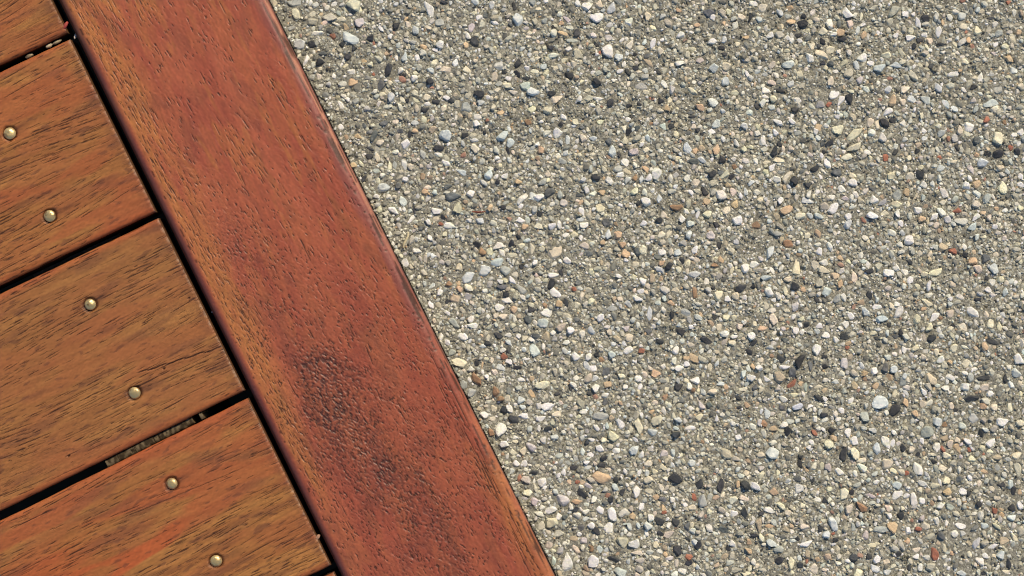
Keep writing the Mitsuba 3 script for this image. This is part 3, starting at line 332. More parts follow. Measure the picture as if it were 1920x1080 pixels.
def sand(N, lo, hi, power, gap, template, faces, weights, lift):
    x, y = gr.uniform(-0.142, 0.266, N), gr.uniform(-0.152, 0.152, N)
    size = lo + (hi - lo) * gr.random(N) ** power
    i, j = cells(x, y)
    ok = (off_edge(x, y) > size * 0.6 + 0.0002) & (OCC[np.clip(i, 0, 1199), np.clip(j, 0, 1559)] == 0)
    if gap:                                  # chippings keep out of each other's way
        idx = np.nonzero(ok)[0]
        cell = np.unique(np.stack([(x[idx] / gap).astype(int), (y[idx] / gap).astype(int)]), axis=1, return_index=True)[1]
        ok[:] = False
        ok[idx[cell]] = True
    x, y, size = x[ok], y[ok], size[ok]
    N = len(x)
    ang = gr.uniform(0, 2 * math.pi, N)
    tv = template[None] * gr.uniform(0.68, 1.22, (N, len(template), 3)) * (size[:, None, None] * np.array([1.2, 0.82, 0.85]))
    c, s = np.cos(ang)[:, None], np.sin(ang)[:, None]
    tv = np.stack([tv[..., 0] * c - tv[..., 1] * s, tv[..., 0] * s + tv[..., 1] * c, tv[..., 2]], -1)
    tv += np.stack([x, y, paving_height(x, y) + lift * size], -1)[:, None]
    col = tone[gr.choice(len(tone), N, p=weights)] * np.exp(gr.normal(0, 0.14, (N, 1)))
    grit.add(tv.reshape(-1, 3), (faces[None] + (np.arange(N) * len(template))[:, None, None]).reshape(-1, 3), np.repeat(col, len(template), 0))


OV = np.array([[1, 0, 0], [0, 1, 0], [-1, 0, 0], [0, -1, 0], [0, 0, 1], [0.7, 0.7, 0.55], [-0.7, 0.7, 0.5], [-0.7, -0.7, 0.5], [0.7, -0.7, 0.6]], float)
OF = np.array([[0, 5, 4], [5, 1, 4], [1, 6, 4], [6, 2, 4], [2, 7, 4], [7, 3, 4], [3, 8, 4], [8, 0, 4]])
sand(90000, 0.00040, 0.00078, 1.3, 0.00105, GV, GF, [0.24, 0.15, 0.24, 0.13, 0.06, 0.03, 0.10, 0.05], 0.15)
sand(60000, 0.00016, 0.00042, 1.6, 0, OV, OF, [0.30, 0.22, 0.17, 0.11, 0.09, 0.03, 0.05, 0.03], 0.0)
scene['concrete_paving__grit'] = grit.ply('grit_material', smooth=False)
labels['concrete_paving__grit'] = {'label': 'coarse sand grains of the worn concrete between the pebbles', 'kind': 'stuff'}

# ---------------------------------------------------------------- timber boards
class Dashes:
    """A height map of grooves and pits on a regular grid: u along the grain, v across."""
    def __init__(self, u, v):
        self.u, self.v = u, v
        self.du, self.dv = u[1] - u[0], v[1] - v[0]
        self.h = np.zeros((len(u), len(v)))

    def groove(self, u0, v0, length, width, depth, slope=0.0, bend=0.0):
        ru, rv = length / 2, 3 * width + abs(slope) * length / 2 + abs(bend)
        i0, i1 = np.searchsorted(self.u, [u0 - ru, u0 + ru])
        j0, j1 = np.searchsorted(self.v, [v0 - rv, v0 + rv])
        if i1 - i0 < 1 or j1 - j0 < 1:
            return
        t = (self.u[i0:i1, None] - u0) / ru
        d = self.v[None, j0:j1] - v0 - slope * t * ru - bend * t * t
        w = width * np.sqrt(np.clip(1 - t * t, 0.05, 1))
        g = depth * np.exp(-(d / w) ** 2) * np.clip(1.25 * (1 - t * t), 0, 1)
        self.h[i0:i1, j0:j1] = np.maximum(self.h[i0:i1, j0:j1], g)


SIDE_SHADE = lin((40, 28, 20))


def board_mesh(corner, us, ve, R, DV, height, colour, end_at_zero, thick=THICK):
    """corner(u, s): the point of the ruled top plane, s from 0 to 1 across; us: rows along; ve(u): width at u. Edges along are rounded by R.
    height(u, v) and colour(u, v, z): relief and base colour, arrays. Returns vertices, faces and colours."""
    w = ve
    phi = np.linspace(0, math.pi / 2, 9)
    edge_s, edge_z = R * (1 - np.cos(phi)), -R * (1 - np.sin(phi))
    flat = np.linspace(R, w - R, max(2, int(round((w - 2 * R) / DV))))[1:-1]
    s = np.concatenate([[0, 0], edge_s, flat, w - edge_s[::-1], [w, w]])
    z = np.concatenate([[-thick, -R - 0.002], edge_z, np.zeros(len(flat)), edge_z[::-1], [-R - 0.002, -thick]])
    U, S = np.meshgrid(us, s, indexing='ij')
    base = corner(U, S / w)
    zz = np.broadcast_to(z, U.shape).copy()
    top = np.broadcast_to(np.r_[0, 0, np.clip((edge_z + R) / R, 0, 1) ** 0.5, np.ones(len(flat)), np.clip((edge_z[::-1] + R) / R, 0, 1) ** 0.5, 0, 0], U.shape)
    H = height(U, S)
    C = colour(U, S, H)
    # gap shade painted into the sides, near black a little way down
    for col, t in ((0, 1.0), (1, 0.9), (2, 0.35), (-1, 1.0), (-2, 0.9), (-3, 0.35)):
        C[:, col] = C[:, col] * (1 - t) + SIDE_SHADE * t
    zz = zz + H * top
    pts = base + np.stack([np.zeros_like(zz), np.zeros_like(zz), zz], -1)
    return pts, C


deck = 'wooden_deck'
labels[deck] = {'label': 'reddish brown hardwood deck of nailed boards with a wide border board along its edge', 'category': 'deck'}

TAN, TAN2, RED, ORANGE = (lin(c) * 1.10 for c in ((154, 101, 56), (166, 114, 63), (154, 86, 55), (172, 88, 49)))
SMUDGE, PORE, FIBRE = (lin(c) for c in ((104, 66, 52), (60, 35, 21), (158, 138, 116)))
WOOD_K = 1.0

# joints and ends read off the photograph: the boards' corners at deck height, upper edge then lower edge: (x, y) at the left frame edge, (x, y) at the end
BOARDS = [  # upper left, upper right, lower left, lower right, seed
    ((-300, -80), (-37, -268), (0, 120), (125.5, 61), 1),
    ((0, 134), (130, 73), (0, 534.5), (291, 397), 2),
    ((0, 551), (296, 409), (0, 958.5), (457.5, 732), 3),
    ((0, 977), (464, 747), (0, 1363), (619.5, 1060.5), 4),
    ((0, 1383), (625, 1074), (0, 1800), (786, 1398), 5),
]
NAILS = {1: [(18, 250), (93, 405)], 2: [(169, 571), (252, 737)], 3: [(322, 907), (405, 1052)]}


def make_nail(x, y, seed):
    r = np.random.default_rng(seed)
    prof = np.array([[0.0, 1.12], [0.5, 1.11], [1.0, 1.06], [1.5, 0.97], [2.0, 0.81], [2.4, 0.58], [2.75, 0.28], [2.92, 0.0], [2.8, -0.35], [2.4, -0.6], [1.4, -0.8], [1.35, -6.0]]) * 0.001
    n = 40
    th = np.arange(n) * 2 * math.pi / n
    v = np.stack([prof[:, None, 0] * np.cos(th), prof[:, None, 0] * np.sin(th), np.broadcast_to(prof[:, None, 1], (len(prof), n))], -1).reshape(-1, 3)
    i = np.arange(len(prof) - 1)[:, None] * n
    j = np.arange(n)[None]
    q = np.stack([i + j, i + n + j, i + n + (j + 1) % n, i + (j + 1) % n], -1).reshape(-1, 4)
    v[:, 2] += 0.00035 * (meshkit.fbm(v * 800 + seed * 7.7, 2) - 0.5) * (v[:, 2] > -0.0002)
    tx, ty = r.normal(0, 0.06, 2)
    v[:, 2] += v[:, 0] * tx + v[:, 1] * ty
    v[:, :2] *= r.uniform(0.90, 0.98)
    v[:, 2] *= r.uniform(1.05, 1.4)
    return mikit.ply((v + [x, y, DECK_Z - 0.0002 - 0.0004 * r.random()], q[:, ::-1] if False else q), 'nail_material', smooth=40)


for k, (ul, ur, ll, lr, seed) in enumerate(BOARDS):
    key = f'{deck}__{name_n("deck_board", k)}'
    A, B, C_, D = (P(*c, DECK_Z) for c in (ur, ul, lr, ll))        # u = 0 at the end by the border, running left
    la, lb = np.linalg.norm(B - A), np.linalg.norm(D - C_)
    da, db = (B - A) / la, (D - C_) / lb
    width = float(np.linalg.norm(C_ - A))

    def corner(u, s, A=A, C_=C_, da=da, db=db, seed=seed):
        s = s + 0.0030 * (nz(u, s * 0 + seed * 3.7, 0.018, 1.0, 800) - 0.5) * (2 * s - 1) + 0.0016 * (nz(u, s * 0 + seed * 5.1, 0.004, 1.0, 801) - 0.5) * (2 * s - 1)
        return (A + da * u[..., None]) * (1 - s[..., None]) + (C_ + db * u[..., None]) * s[..., None]
    vis = max(la, lb) + 0.02 if seed < 5 else 0.04
    DU = 0.0006
    u_f = np.arange(0, vis, DU)
    v_f = np.arange(0, width + 2e-4, 0.0002)
    D_ = Dashes(u_f, v_f)
    r = np.random.default_rng(100 + seed)
    flow = lambda u, v: nf(u, v, 0.07, 0.03, 300 + seed, 2) - 0.5
    # where the oiled film survives the grooves are few
    film_f = lambda u, v, seed=seed: ss(0.50, 0.66, nf(u, v, 0.045, 0.011, 320 + seed, 3) + {1: -0.03, 2: 0.01, 3: -0.06, 4: 0.05, 5: 0.0}[seed])
    lanes = []
    for v0 in np.arange(0.0009, width - 0.0006, 0.00064):
        u0 = r.uniform(-0.006, 0.004)
        while u0 < vis:
            L = float(np.exp(r.normal(math.log(0.0078), 0.62)))
            lanes.append((u0 + L / 2, v0 + r.normal(0, 0.00030), L))
            u0 += L + float(r.exponential(0.0034))
    lanes = np.array(lanes)
    uu, vv, ln = lanes.T
    fl = film_f(uu, vv)
    fine = nf(uu, vv, 0.05, 0.006, 340 + seed, 2)
    strength = nf(uu, vv, 0.03, 0.009, 345 + seed, 2)
    sl = 0.07 * (nf(uu, vv, 0.06, 0.03, 360 + seed, 2) - 0.5) * 4 + r.normal(0, 0.010, len(uu)) + 0.02
    for t in range(len(uu)):
        if r.random() < 0.66 * fl[t] + 0.6 * ss(0.50, 0.30, fine[t]):
            continue
        D_.groove(uu[t], vv[t], ln[t], r.uniform(0.00010, 0.00018), (0.10 + 0.36 * strength[t] * r.random()) * 0.001, sl[t], r.normal(0, 0.0002))
    if seed == 3:       # a drying crack from the board's end
        for t in range(9):
            D_.groove(0.002 + 0.0045 * t, 0.066 - 0.0007 * t + 0.0004 * (t % 2), 0.0065, 0.0002, 0.0006, -0.12)
    groove = D_.h
    ring = np.zeros_like(groove)
    tails = []
    if seed == 3:       # three borer holes
        for hx, hy in ((303, 692), (122, 853), (352, 560)):
            hq = P(hx, hy, DECK_Z) - A
            hu, hv = float(hq @ da), float(np.linalg.norm(hq - da * (hq @ da)))
            D_.groove(hu, hv, 0.0013, 0.00035, 0.0008)
    for px, py in NAILS.get(k, []):
        nx, ny, _ = P(px, py, DECK_Z)
        Q = corner(u_f[:, None] * np.ones(len(v_f)), (v_f / width)[None, :] * np.ones((len(u_f), 1)))
        ang_ = np.arctan2(Q[..., 1] - ny, Q[..., 0] - nx)
        dist = np.hypot(Q[..., 0] - nx, Q[..., 1] - ny) * (1 + 0.14 * (nz(ang_ * 1.9 + 9, dist_seed := np.full_like(ang_, px), 1.0, 1.0, 7) - 0.5))
        ring = np.maximum(ring, ss(0.0040, 0.0029, dist))
        at = np.unravel_index(np.argmin(dist), dist.shape)
        tails.append((u_f[at[0]], v_f[at[1]], r.uniform(0.7, 1.2)))      # iron stain drawn along the grain
    interp = lambda M, u, v: ndimage.map_coordinates(M, [np.clip(u / DU, 0, len(u_f) - 1), np.clip(v / 0.0002, 0, len(v_f) - 1)], order=1)

    def height(u, v, seed=seed, groove=groove, ring=ring):
        h = 0.00025 * (nf(u, v, 0.05, 0.004, 400 + seed, 2) - 0.5) + 0.00016 * (nf(u, v, 0.012, 0.0011, 420 + seed, 3) - 0.5) + 0.00007 * (nz(u, v, 0.0011, 0.0005, 440 + seed) - 0.5)
        seen = (u < vis - 0.002)
        h = h - np.where(seen, interp(groove, u, v) + 0.0009 * interp(ring, u, v), 0)
        # end splinters
        h = h - 0.0006 * ss(0.0012, 0.0, u) * nz(u * 0, v, 1, 0.0008, 460 + seed)
        return h

    def colour(u, v, h, seed=seed, groove=groove, ring=ring):
        c = mixc(np.broadcast_to(TAN, u.shape + (3,)), TAN2, ss(0.35, 0.72, nf(u, v, 0.03, 0.0035, 500 + seed, 3)))
        film = film_f(u, v)
        vb = v + 0.004 * (nz(u, v, 0.08, 0.04, 595 + seed) - 0.5)          # long growth lines
        c = c * np.exp(-0.16 * ss(0.55, 0.85, nf(u, vb, 0.16, 0.0011, 596 + seed, 2)) + 0.10 * (nz(u, vb, 0.2, 0.003, 597 + seed) - 0.5))[..., None]
        c = mixc(c, RED, 0.35 * ss(0.40, 0.7, nf(u, v, 0.022, 0.008, 510 + seed, 3)))
        c = mixc(c, RED * 0.65 + ORANGE * 0.35, {1: 0.4, 2: 0.6, 3: 0.42, 4: 0.62, 5: 0.6}[seed] * film)
        if seed == 4:       # the freshest oil, low down on the left
            c = mixc(c, ORANGE, 0.75 * ss(0.055, 0.10, u + 0.05 * (film - 0.5)) * ss(0.015, 0.035, v))
        if seed == 3:       # the most weathered board
            c = mixc(c, lin((150, 104, 64)), np.full(u.shape, 0.35))
        c = mixc(c, SMUDGE, 0.36 * ss(0.56, 0.80, nf(u, v, 0.022, 0.0045, 520 + seed, 3)))
        c = mixc(c, SMUDGE * 0.8, 0.5 * ss(0.72, 0.82, nf(u, v, 0.006, 0.0018, 530 + seed, 3)))
        edge = np.minimum(v, width - v)
        c = mixc(c, ORANGE, 0.45 * ss(0.0042, 0.0012, edge))
        c = c * np.exp(0.13 * (nz(u, v, 0.004, 0.0006, 540 + seed) - 0.5) + 0.18 * (nz(u, v, 0.0009, 0.0006, 550 + seed) - 0.5))[..., None]
        seen = (u < vis - 0.002)
        g = np.where(seen, interp(groove, u, v), 0)
        c = mixc(c, PORE, 0.90 * ss(0.00005, 0.00015, g))
        rg = np.where(seen, interp(ring, u, v), 0)
        c = mixc(c, PORE * 0.7, 0.85 * rg)  # shadow ring round each nail head painted dark
        for tu, tv, ts in tails:
            x_ = (tu - u) / (0.0125 * ts)
            y_ = (v - tv) / 0.0016 + 0.9 * (nz(u, v, 0.004, 0.002, 570 + seed) - 0.5)
            c = mixc(c, SMUDGE * 0.6, 0.62 * np.exp(-y_ ** 2) * ss(1.0, 0.15, np.abs(x_ - 0.25)) * (0.5 + nz(u, v, 0.003, 0.0005, 580 + seed)).clip(0, 1))
        # raw, greyed end grain along the sawn end
        c = mixc(c, SMUDGE, 0.35 * ss(0.006, 0.0, u + 0.004 * (nz(u, v, 0.004, 0.003, 590 + seed) - 0.5)))
        c = mixc(c, FIBRE, 0.45 * ss(0.0008, 0.0, u + 0.0012 * (nz(u * 0, v, 1, 0.0016, 560 + seed) - 0.35)))
        return c * WOOD_K

    us = np.concatenate([[0.0, 0.0002], u_f[1:], vis + np.array([0.01, 0.03, 0.08, 0.2, 0.45, 0.8])])
    pts, C = board_mesh(corner, us, width, 0.0023, 0.00022, height, colour, True)
    body = Soup()
    body.add(pts.reshape(-1, 3), grid_faces(pts.shape[0], pts.shape[1]), C.reshape(-1, 3))
    # the sawn end face
    e = pts[0, 1:-1]
    low = e.copy(); low[:, 2] = DECK_Z - THICK
    n = len(e)
    q = np.stack([np.arange(n - 1), np.arange(1, n), n + np.arange(1, n), n + np.arange(n - 1)], 1)
    ec = np.broadcast_to(lin((120, 84, 56)) * WOOD_K, e.shape)
    body.add(np.vstack([e, low]), np.vstack([q[:, [0, 1, 2]], q[:, [0, 2, 3]]]), np.vstack([ec * 0.7, ec * 0 + SIDE_SHADE]))
    scene[key] = body.ply('board_material')
    for t, (px, py) in enumerate(NAILS.get(k, [])):
        x, y, _ = P(px, py, DECK_Z)
        scene[f'{key}__{name_n("nail", t)}'] = make_nail(x, y, 10 * k + t)
labels[f'{deck}__deck_board'] = {'label': 'deck board in the top left corner, mostly outside the frame'}
labels[f'{deck}__deck_board_003'] = {'label': 'lowest wide deck board, with bright orange-red oil left in its lower left'}

# ---------------------------------------------------------------- the border board
BL0, BL1 = P(108.5, 0, DECK_Z), P(639, 1080, DECK_Z)
R0, R1 = EDGE0.copy(), EDGE1.copy()
bl = np.linalg.norm(BL1 - BL0)
bd, rd = (BL1 - BL0) / bl, (R1 - R0) / np.linalg.norm(R1 - R0)
# start both edges on one line square to the board
n_ = np.array([-bd[1], bd[0], 0])
R0 = R0 + rd * (np.dot(BL0 - R0, bd) / np.dot(rd, bd))
bw = float(np.linalg.norm(R0 - BL0))


def b_corner(u, s):
    return (BL0 + bd * u[..., None]) * (1 - s[..., None]) + (R0 + rd * u[..., None]) * s[..., None]


UB0, UB1 = -0.012, 0.357
u_f = np.arange(UB0, UB1, 0.0004)
v_f = np.arange(0, bw + 2e-4, 0.0002)
BD = Dashes(u_f, v_f)
r = np.random.default_rng(77)


def worn(u, v):
    """Where the film has worn through to bare timber: a band along the inner edge, the upper middle and a strip along the outer edge low down."""
    w = nf(u, v, 0.03, 0.006, 601, 3)
    band = ss(0.0030, 0.0060, v) * ss(0.0225, 0.0115, v + 0.005 * (nf(u, v, 0.03, 0.02, 602, 2) - 0.5) + 0.010 * ss(0.16, 0.30, u)) * ss(0.28, 0.62, w + 0.10)
    upper = ss(0.048, 0.015, u + 0.03 * (w - 0.5)) * ss(0.52, 0.66, w + 0.08) * ss(0.068, 0.055, v)
    mid = 0.45 * ss(0.63, 0.75, nf(u, v, 0.02, 0.004, 604, 3)) * ss(0.25, 0.1, u)
    outer = 0.8 * ss(0.24, 0.29, u) * ss(0.013, 0.002, bw - v - 0.008 * (w - 0.5)) * ss(0.30, 0.65, w + 0.1)
    return np.clip(np.maximum.reduce([band, upper, outer, mid]), 0, 1)


def pitted(u, v):
    """How badly the film has blistered."""
    n1 = nf(u, v, 0.02, 0.011, 611, 3)
    spot = lambda cu, cv, ru, rv: np.exp(-((u - cu) / ru) ** 2 - ((v - cv) / rv) ** 2)
    p = 1.0 * spot(0.222, 0.033, 0.028, 0.013) + 0.22 * ss(0.12, 0.24, u) + 0.55 * spot(0.246, 0.040, 0.018, 0.012) + 0.42 * spot(0.285, 0.044, 0.032, 0.017) + 0.35 * spot(0.14, 0.022, 0.03, 0.012) + 0.25 * spot(0.18, 0.045, 0.03, 0.02)
    return np.clip(p * (0.62 + 0.9 * ss(0.30, 0.80, n1)), 0, 1)


lanes = []
for v0 in np.arange(0.0040, bw - 0.0010, 0.00066):
    u0 = UB0 + r.uniform(-0.003, 0.003)
    while u0 < UB1:
        L = float(np.exp(r.normal(math.log(0.0034), 0.50)))
        lanes.append((u0 + L / 2, v0 + r.normal(0, 0.00028), L))
        u0 += L + float(r.exponential(0.0020))
uu, vv, ln = np.array(lanes).T
wn, cl = worn(uu, vv), nf(uu, vv, 0.007, 0.0032, 620, 2)
thick = nf(uu, vv, 0.018, 0.004, 624, 2)
for t in range(len(uu)):
    q = r.random()
    if q < 0.92 * wn[t] * (0.35 + 1.2 * thick[t]):                     # open grain where the film is gone
        BD.groove(uu[t], vv[t], ln[t], r.uniform(0.00011, 0.00019), r.uniform(0.12, 0.34) * 0.001, r.normal(0.045, 0.025))
    elif cl[t] > 0.565 and q < 0.62:                                  # clusters of short open pores
        BD.groove(uu[t], vv[t], 0.75 * ln[t], r.uniform(0.00012, 0.00022), r.uniform(0.12, 0.32) * 0.001, r.normal(0.06, 0.05))
    elif q < 0.12:
        BD.groove(uu[t], vv[t], 0.6 * ln[t], r.uniform(0.00009, 0.00016), r.uniform(0.07, 0.22) * 0.001, r.normal(0.06, 0.06))
pu, pv = r.uniform(UB0, UB1, 16000), r.uniform(0.004, bw - 0.002, 16000)
pp = (pitted(pu, pv) + 0.16 * ss(0.10, 0.25, pu)) * (0.25 + 1.3 * ss(0.42, 0.62, nf(pu, pv, 0.007, 0.005, 623, 2))) + 0.08 * ss(0.45, 0.7, nf(pu, pv, 0.016, 0.009, 622, 2))
for t in np.nonzero(r.random(16000) < 0.9 * pp)[0]:       # popped blisters
    BD.groove(pu[t], pv[t], r.uniform(0.0006, 0.0019), r.uniform(0.00013, 0.00032), r.uniform(0.10, 0.32) * 0.001, r.normal(0.05, 0.25))
outer_lines = 120
for t in range(outer_lines):
    u0 = r.uniform(0.0, UB1)
    BD.groove(u0, bw - r.uniform(0.0003, 0.0035 + 0.006 * ss(0.2, 0.26, u0)), r.uniform(0.008, 0.03), r.uniform(0.00012, 0.0002), r.uniform(0.15, 0.35) * 0.001, r.normal(0, 0.01))
b_groove = BD.h
interp_b = lambda M, u, v: ndimage.map_coordinates(M, [np.clip((u - UB0) / 0.0004, 0, len(u_f) - 1), np.clip(v / 0.0002, 0, len(v_f) - 1)], order=1)


def b_seen(u):
    return (u > UB0 + 0.002) & (u < UB1 - 0.002)


def blisters(u, v):
    p = pitted(u, v)
    n = 0.5 * nf(u, v, 0.0015, 0.0010, 630, 3) + 0.5 * nf(u, v, 0.0008, 0.0006, 635, 2)
    return p, n


def b_height(u, v):
    h = 0.0004 * (nf(u, v, 0.06, 0.01, 640, 2) - 0.5) + 0.000025 * (nf(u, v, 0.0020, 0.0006, 641, 2) - 0.5) + 0.000035 * (nz(u, v, 0.0008, 0.0004, 643) - 0.5)
    p, n = blisters(u, v)
    h = h + 0.00040 * p * (n - 0.5) - 0.00016 * p * ss(0.47, 0.36, n)
    small = ss(0.66, 0.74, nf(u, v, 0.0026, 0.0016, 645, 2)) * ss(0.36, 0.55, nf(u, v, 0.02, 0.012, 646, 2) + 0.4 * u)
    h = h - 0.00007 * small
    return np.where(b_seen(u), h - interp_b(b_groove, u, v), h)


B_RED, B_RED2, B_BROWN = (lin(c) * 1.12 for c in ((162, 88, 62), (153, 79, 58), (165, 97, 62)))
B_TAN, B_DARK, B_EDGE, B_ARRIS_GLINT = lin((184, 120, 66)), lin((84, 52, 46)), lin((126, 76, 76)), lin((204, 150, 122))


def b_colour(u, v, h):
    c = mixc(np.broadcast_to(B_RED, u.shape + (3,)), B_RED2, ss(0.35, 0.7, nf(u, v, 0.03, 0.012, 650, 3)))
    c = mixc(c, B_BROWN, 0.35 * ss(0.5, 0.7, nf(u, v, 0.02, 0.005, 651, 3)))
    c = mixc(c, B_TAN, 0.8 * worn(u, v) * (0.5 + 0.7 * nf(u, v, 0.008, 0.0012, 655, 2)))
    c = mixc(c, B_DARK, 0.22 * ss(0.60, 0.80, nf(u, v, 0.012, 0.0055, 652, 3)))
    p, n = blisters(u, v)
    c = mixc(c, B_DARK, np.clip(0.55 * p * ss(0.54, 0.36, n) + 0.40 * p ** 1.3, 0, 1))
    c = c * np.exp(0.20 * (nz(u, v, 0.0035, 0.0007, 653) - 0.5) + 0.16 * (nz(u, v, 0.0009, 0.0007, 654) - 0.5))[..., None]
    # painted sky sheen along the outer edge, painted highlight line at the arris
    o = bw - v
    c = mixc(c, B_EDGE, 0.6 * ss(0.0080, 0.0040, o + 0.003 * (nf(u, v, 0.02, 0.004, 660, 2) - 0.5)) * ss(0.26, 0.18, u))
    c = mixc(c, B_ARRIS_GLINT, (0.12 + 0.6 * ss(0.22, 0.1, u)) * ss(0.0009, 0.0004, np.abs(o - 0.0009 + 0.0012 * (nf(u, v * 0, 0.03, 1, 661, 2) - 0.5))))
    c = mixc(c, B_EDGE * 0.8, 0.7 * ss(0.0004, 0.0, o))
    g = np.where(b_seen(u), interp_b(b_groove, u, v), 0)
    c = mixc(c, B_EDGE * 0.55, 0.65 * ss(0.0046, 0.0020, v))  # shade of the inner rounded edge painted in as a darker tone
    c = mixc(c, PORE, 0.85 * ss(0.00005, 0.00014, g))
    return c * WOOD_K


us = np.concatenate([UB0 - np.array([0.55, 0.3, 0.12, 0.04, 0.01]), np.arange(UB0, UB1, 0.00045), UB1 + np.array([0.01, 0.04, 0.12, 0.3, 0.55])])
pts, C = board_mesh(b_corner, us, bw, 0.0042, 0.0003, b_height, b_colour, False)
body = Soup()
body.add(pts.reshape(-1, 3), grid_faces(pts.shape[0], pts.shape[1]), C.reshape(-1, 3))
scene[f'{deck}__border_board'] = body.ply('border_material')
labels[f'{deck}__border_board'] = {'label': 'wide smooth red-brown border board with rounded edges and blistered dark patches, running down along the paving'}

# ---------------------------------------------------------------- joists under the boards, seen or felt in the gaps
def bar(p0, p1, half, z0, z1):
    p0, p1 = np.asarray(p0)[:2], np.asarray(p1)[:2]
    d = (p1 - p0) / np.linalg.norm(p1 - p0)
    n = np.array([-d[1], d[0]]) * half
    ring = [p0 + n, p0 - n, p1 - n, p1 + n]
    v = np.array([[*q, z] for z in (z0, z1) for q in ring])
    m = trimesh.convex.convex_hull(v)
    return m


under = DECK_Z - THICK - 0.0004
nA, nB = P(55.5, 327.5, DECK_Z), P(363.5, 979.5, DECK_Z)         # the line of nails
dd = (nB - nA) / np.linalg.norm(nB - nA)
scene[f'{deck}__joist'] = mikit.ply(bar(nA - dd * 0.6, nB + dd * 0.6, 0.0225, under - 0.09, under), 'joist_material')
m0, m1 = (BL0 + R0) / 2, (BL1 + R1) / 2
scene[f'{deck}__joist_001'] = mikit.ply(bar(m0 - bd * 0.6, m1 + bd * 0.4, 0.0225, under - 0.09, under), 'joist_material')

# ---------------------------------------------------------------- what lies in the gaps
def lump(seed, a, b, h, sub=2):
    r = np.random.default_rng(seed)
    m = trimesh.creation.icosphere(subdivisions=sub)
    v = np.array(m.vertices)
    v *= (0.7 + 0.6 * meshkit.fbm(v * 1.7 + seed * 3.3, 2))[:, None]
    return v * [a, b, h], np.array(m.faces)


def turned(v, ang):
    c, s = math.cos(ang), math.sin(ang)
    return np.stack([v[:, 0] * c - v[:, 1] * s, v[:, 0] * s + v[:, 1] * c, v[:, 2]], 1)


def bit(key, px, py, z, a, b, h, ang, srgb, label, cat, seed, group=None):
    v, f = lump(seed, a, b, h)
    v = turned(v, ang) + P(px, py, z)
    one = Soup()
    one.add(v, f, lin(srgb) * np.exp(0.7 * (meshkit.noise(v * 1500) - 0.5))[:, None])
    scene[key] = one.ply('debris_material')
    labels[key] = {'label': label, 'category': cat}
    if group:
        labels[key]['group'] = group


TILT = math.atan2(0.49, 1)
# strip added in the lower gap for the joist top: short cracked grey lengths
strip0, strip1 = P(206, 866.5, 0), P(370, 783.5, 0)
sd = (strip1 - strip0) / np.linalg.norm(strip1 - strip0)
sn = np.array([-sd[1], sd[0], 0])
full = np.linalg.norm(strip1 - strip0)
cuts = [0.0, 0.14, 0.29, 0.33, 0.545, 0.60, 0.985, 1.06, 1.10]
sp = Soup()
for t in range(len(cuts) - 1):
    if t in (6,):
        continue
    l0, l1 = cuts[t] * full + 0.0002, cuts[t + 1] * full - 0.0001
    nu, nv = max(4, int((l1 - l0) / 0.0004)), 9
    uu, ww = np.meshgrid(np.linspace(l0, l1, nu), np.linspace(-1, 1, nv), indexing='ij')
    half = 0.00175
    zz = -0.0027 + 0.0006 * (nf(uu, ww, 0.002, 0.7, 701, 2) - 0.5) + 0.0008 * (nz(uu * 0 + t * 3.3, ww * 0, 1, 1, 702) - 0.5) - 0.0006 * np.abs(ww) ** 4
    q = strip0 + sd * uu[..., None] + sn * (ww * half)[..., None]
    q[..., 2] = DECK_Z + zz
    lowr = q.copy(); lowr[..., 2] = under + 0.0002
    g = nf(uu, ww, 0.0009, 1.2, 703, 2)
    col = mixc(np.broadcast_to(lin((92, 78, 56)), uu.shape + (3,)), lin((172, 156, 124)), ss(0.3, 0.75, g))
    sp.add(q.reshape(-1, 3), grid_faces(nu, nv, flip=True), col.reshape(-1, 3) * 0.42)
    for row in (0, -1):
        e = np.vstack([q[row], lowr[row]])
        k = np.arange(nv - 1)
        f = np.stack([k, k + 1, nv + k + 1, nv + k], 1)
        sp.add(e, np.vstack([f[:, [0, 1, 2]], f[:, [0, 2, 3]]]), lin((90, 76, 54)))
scene['raised_joist_strip'] = sp.ply('grit_material')
labels['raised_joist_strip'] = {'label': 'added strip of grey cracked wood standing in for the joist top in the lowest gap between two deck boards', 'category': 'wood strip'}

bit('leaf_scrap', 122.5, 48, DECK_Z - 0.0008, 0.0009, 0.0021, 0.0010, -0.45, (170, 70, 62), 'tiny red scrap stuck on the end of the topmost deck board', 'plant scrap', 3)
bit('stone_chip', 141, 68, DECK_Z - 0.0045, 0.0006, 0.0013, 0.0006, -0.45 + 0.2, (226, 214, 196), 'small pale chip in the dark gap near the top of the border board', 'chip', 4)
bit('dirt_crumb', 55, 105, DECK_Z - 0.0040, 0.0019, 0.0010, 0.0012, TILT, (150, 138, 112), 'pale dirt crumb in the uppermost gap, the one nearer the left edge', 'dirt', 5)
bit('dirt_crumb_001', 92, 86, DECK_Z - 0.0036, 0.0017, 0.0009, 0.0010, TILT, (190, 178, 150), 'pale dirt crumb in the uppermost gap, in the middle of three', 'dirt', 6)
bit('dirt_crumb_002', 107, 79, DECK_Z - 0.0038, 0.0022, 0.0008, 0.0010, TILT, (170, 158, 128), 'pale dirt crumb in the uppermost gap, nearest the border board', 'dirt', 8)
bit('stone_chip_001', 330.5, 434, DECK_Z - 0.0042, 0.0005, 0.0004, 0.0004, 0, (200, 190, 176), 'white speck in the long gap, beside the middle of the border board', 'chip', 9)
bit('stone_chip_002', 563, 911, DECK_Z - 0.0040, 0.0006, 0.0009, 0.0006, 0.3, (150, 120, 104), 'brownish chip low in the long gap beside the border board', 'chip', 12)
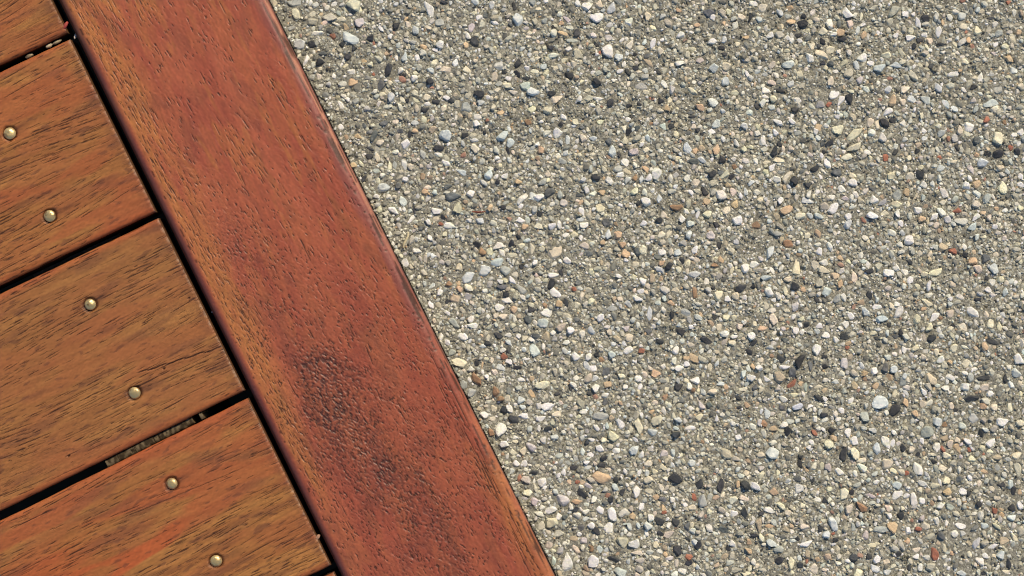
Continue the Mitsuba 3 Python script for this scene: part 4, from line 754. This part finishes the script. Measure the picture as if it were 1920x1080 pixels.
bit('stone_chip_003', 398, 585, DECK_Z - 0.0040, 0.0005, 0.0005, 0.0004, 0.3, (170, 170, 164), 'grey speck in the long gap beside the second nailed board', 'chip', 13)
bit('splinter', 596, 1007, DECK_Z - 0.0008, 0.0008, 0.0014, 0.0007, -0.5, (170, 130, 104), 'splinter on the end of the lowest deck board', 'splinter', 14)


def stem(key, px_points, radius, srgb, label, z=0.0013):
    pts_ = np.array([P(x, y, z) for x, y in px_points])
    t = np.linspace(0, len(pts_) - 1, 24)
    pts_ = np.stack([np.interp(t, np.arange(len(pts_)), pts_[:, k]) for k in range(3)], 1)
    pts_ = ndimage.gaussian_filter1d(pts_, 1.6, axis=0, mode='nearest')
    pts_[:, 2] += 0.0004 * np.sin(np.linspace(0, math.pi, len(pts_)))
    n = 8
    d = np.gradient(pts_, axis=0); d /= np.linalg.norm(d, axis=1, keepdims=True)
    side = np.cross(d, [0, 0, 1.0]); side /= np.linalg.norm(side, axis=1, keepdims=True)
    upv = np.cross(side, d)
    th = np.arange(n + 1) * 2 * math.pi / n
    rad = radius * (0.55 + 0.45 * np.sin(np.linspace(0.25, math.pi - 0.15, len(pts_))))
    v = pts_[:, None] + rad[:, None, None] * (np.cos(th)[None, :, None] * side[:, None] + np.sin(th)[None, :, None] * upv[:, None])
    one = Soup()
    one.add(v.reshape(-1, 3), grid_faces(len(pts_), n + 1), lin(srgb))
    scene[key] = one.ply('debris_material')
    labels[key] = {'label': label, 'category': 'dry stem'}


stem('dry_stem', [(766, 434), (765, 443), (761, 452), (757, 460), (756, 465)], 0.0006, (212, 202, 166), 'pale curled dry stem lying on the paving close to the border board')
stem('dry_stem_001', [(1720, 361), (1714, 371), (1709, 381)], 0.00035, (190, 184, 160), 'thin grey stem on the paving near its right side')
stem('dry_stem_002', [(884, 397), (897, 398), (911, 397)], 0.0004, (120, 60, 44), 'thin reddish brown twig lying level on the paving, right of the border board')

print("triangles", sum(len(w[1]) for w in meshkit.WRITTEN.values()), "listed", len(listed), "rest", n_rest)
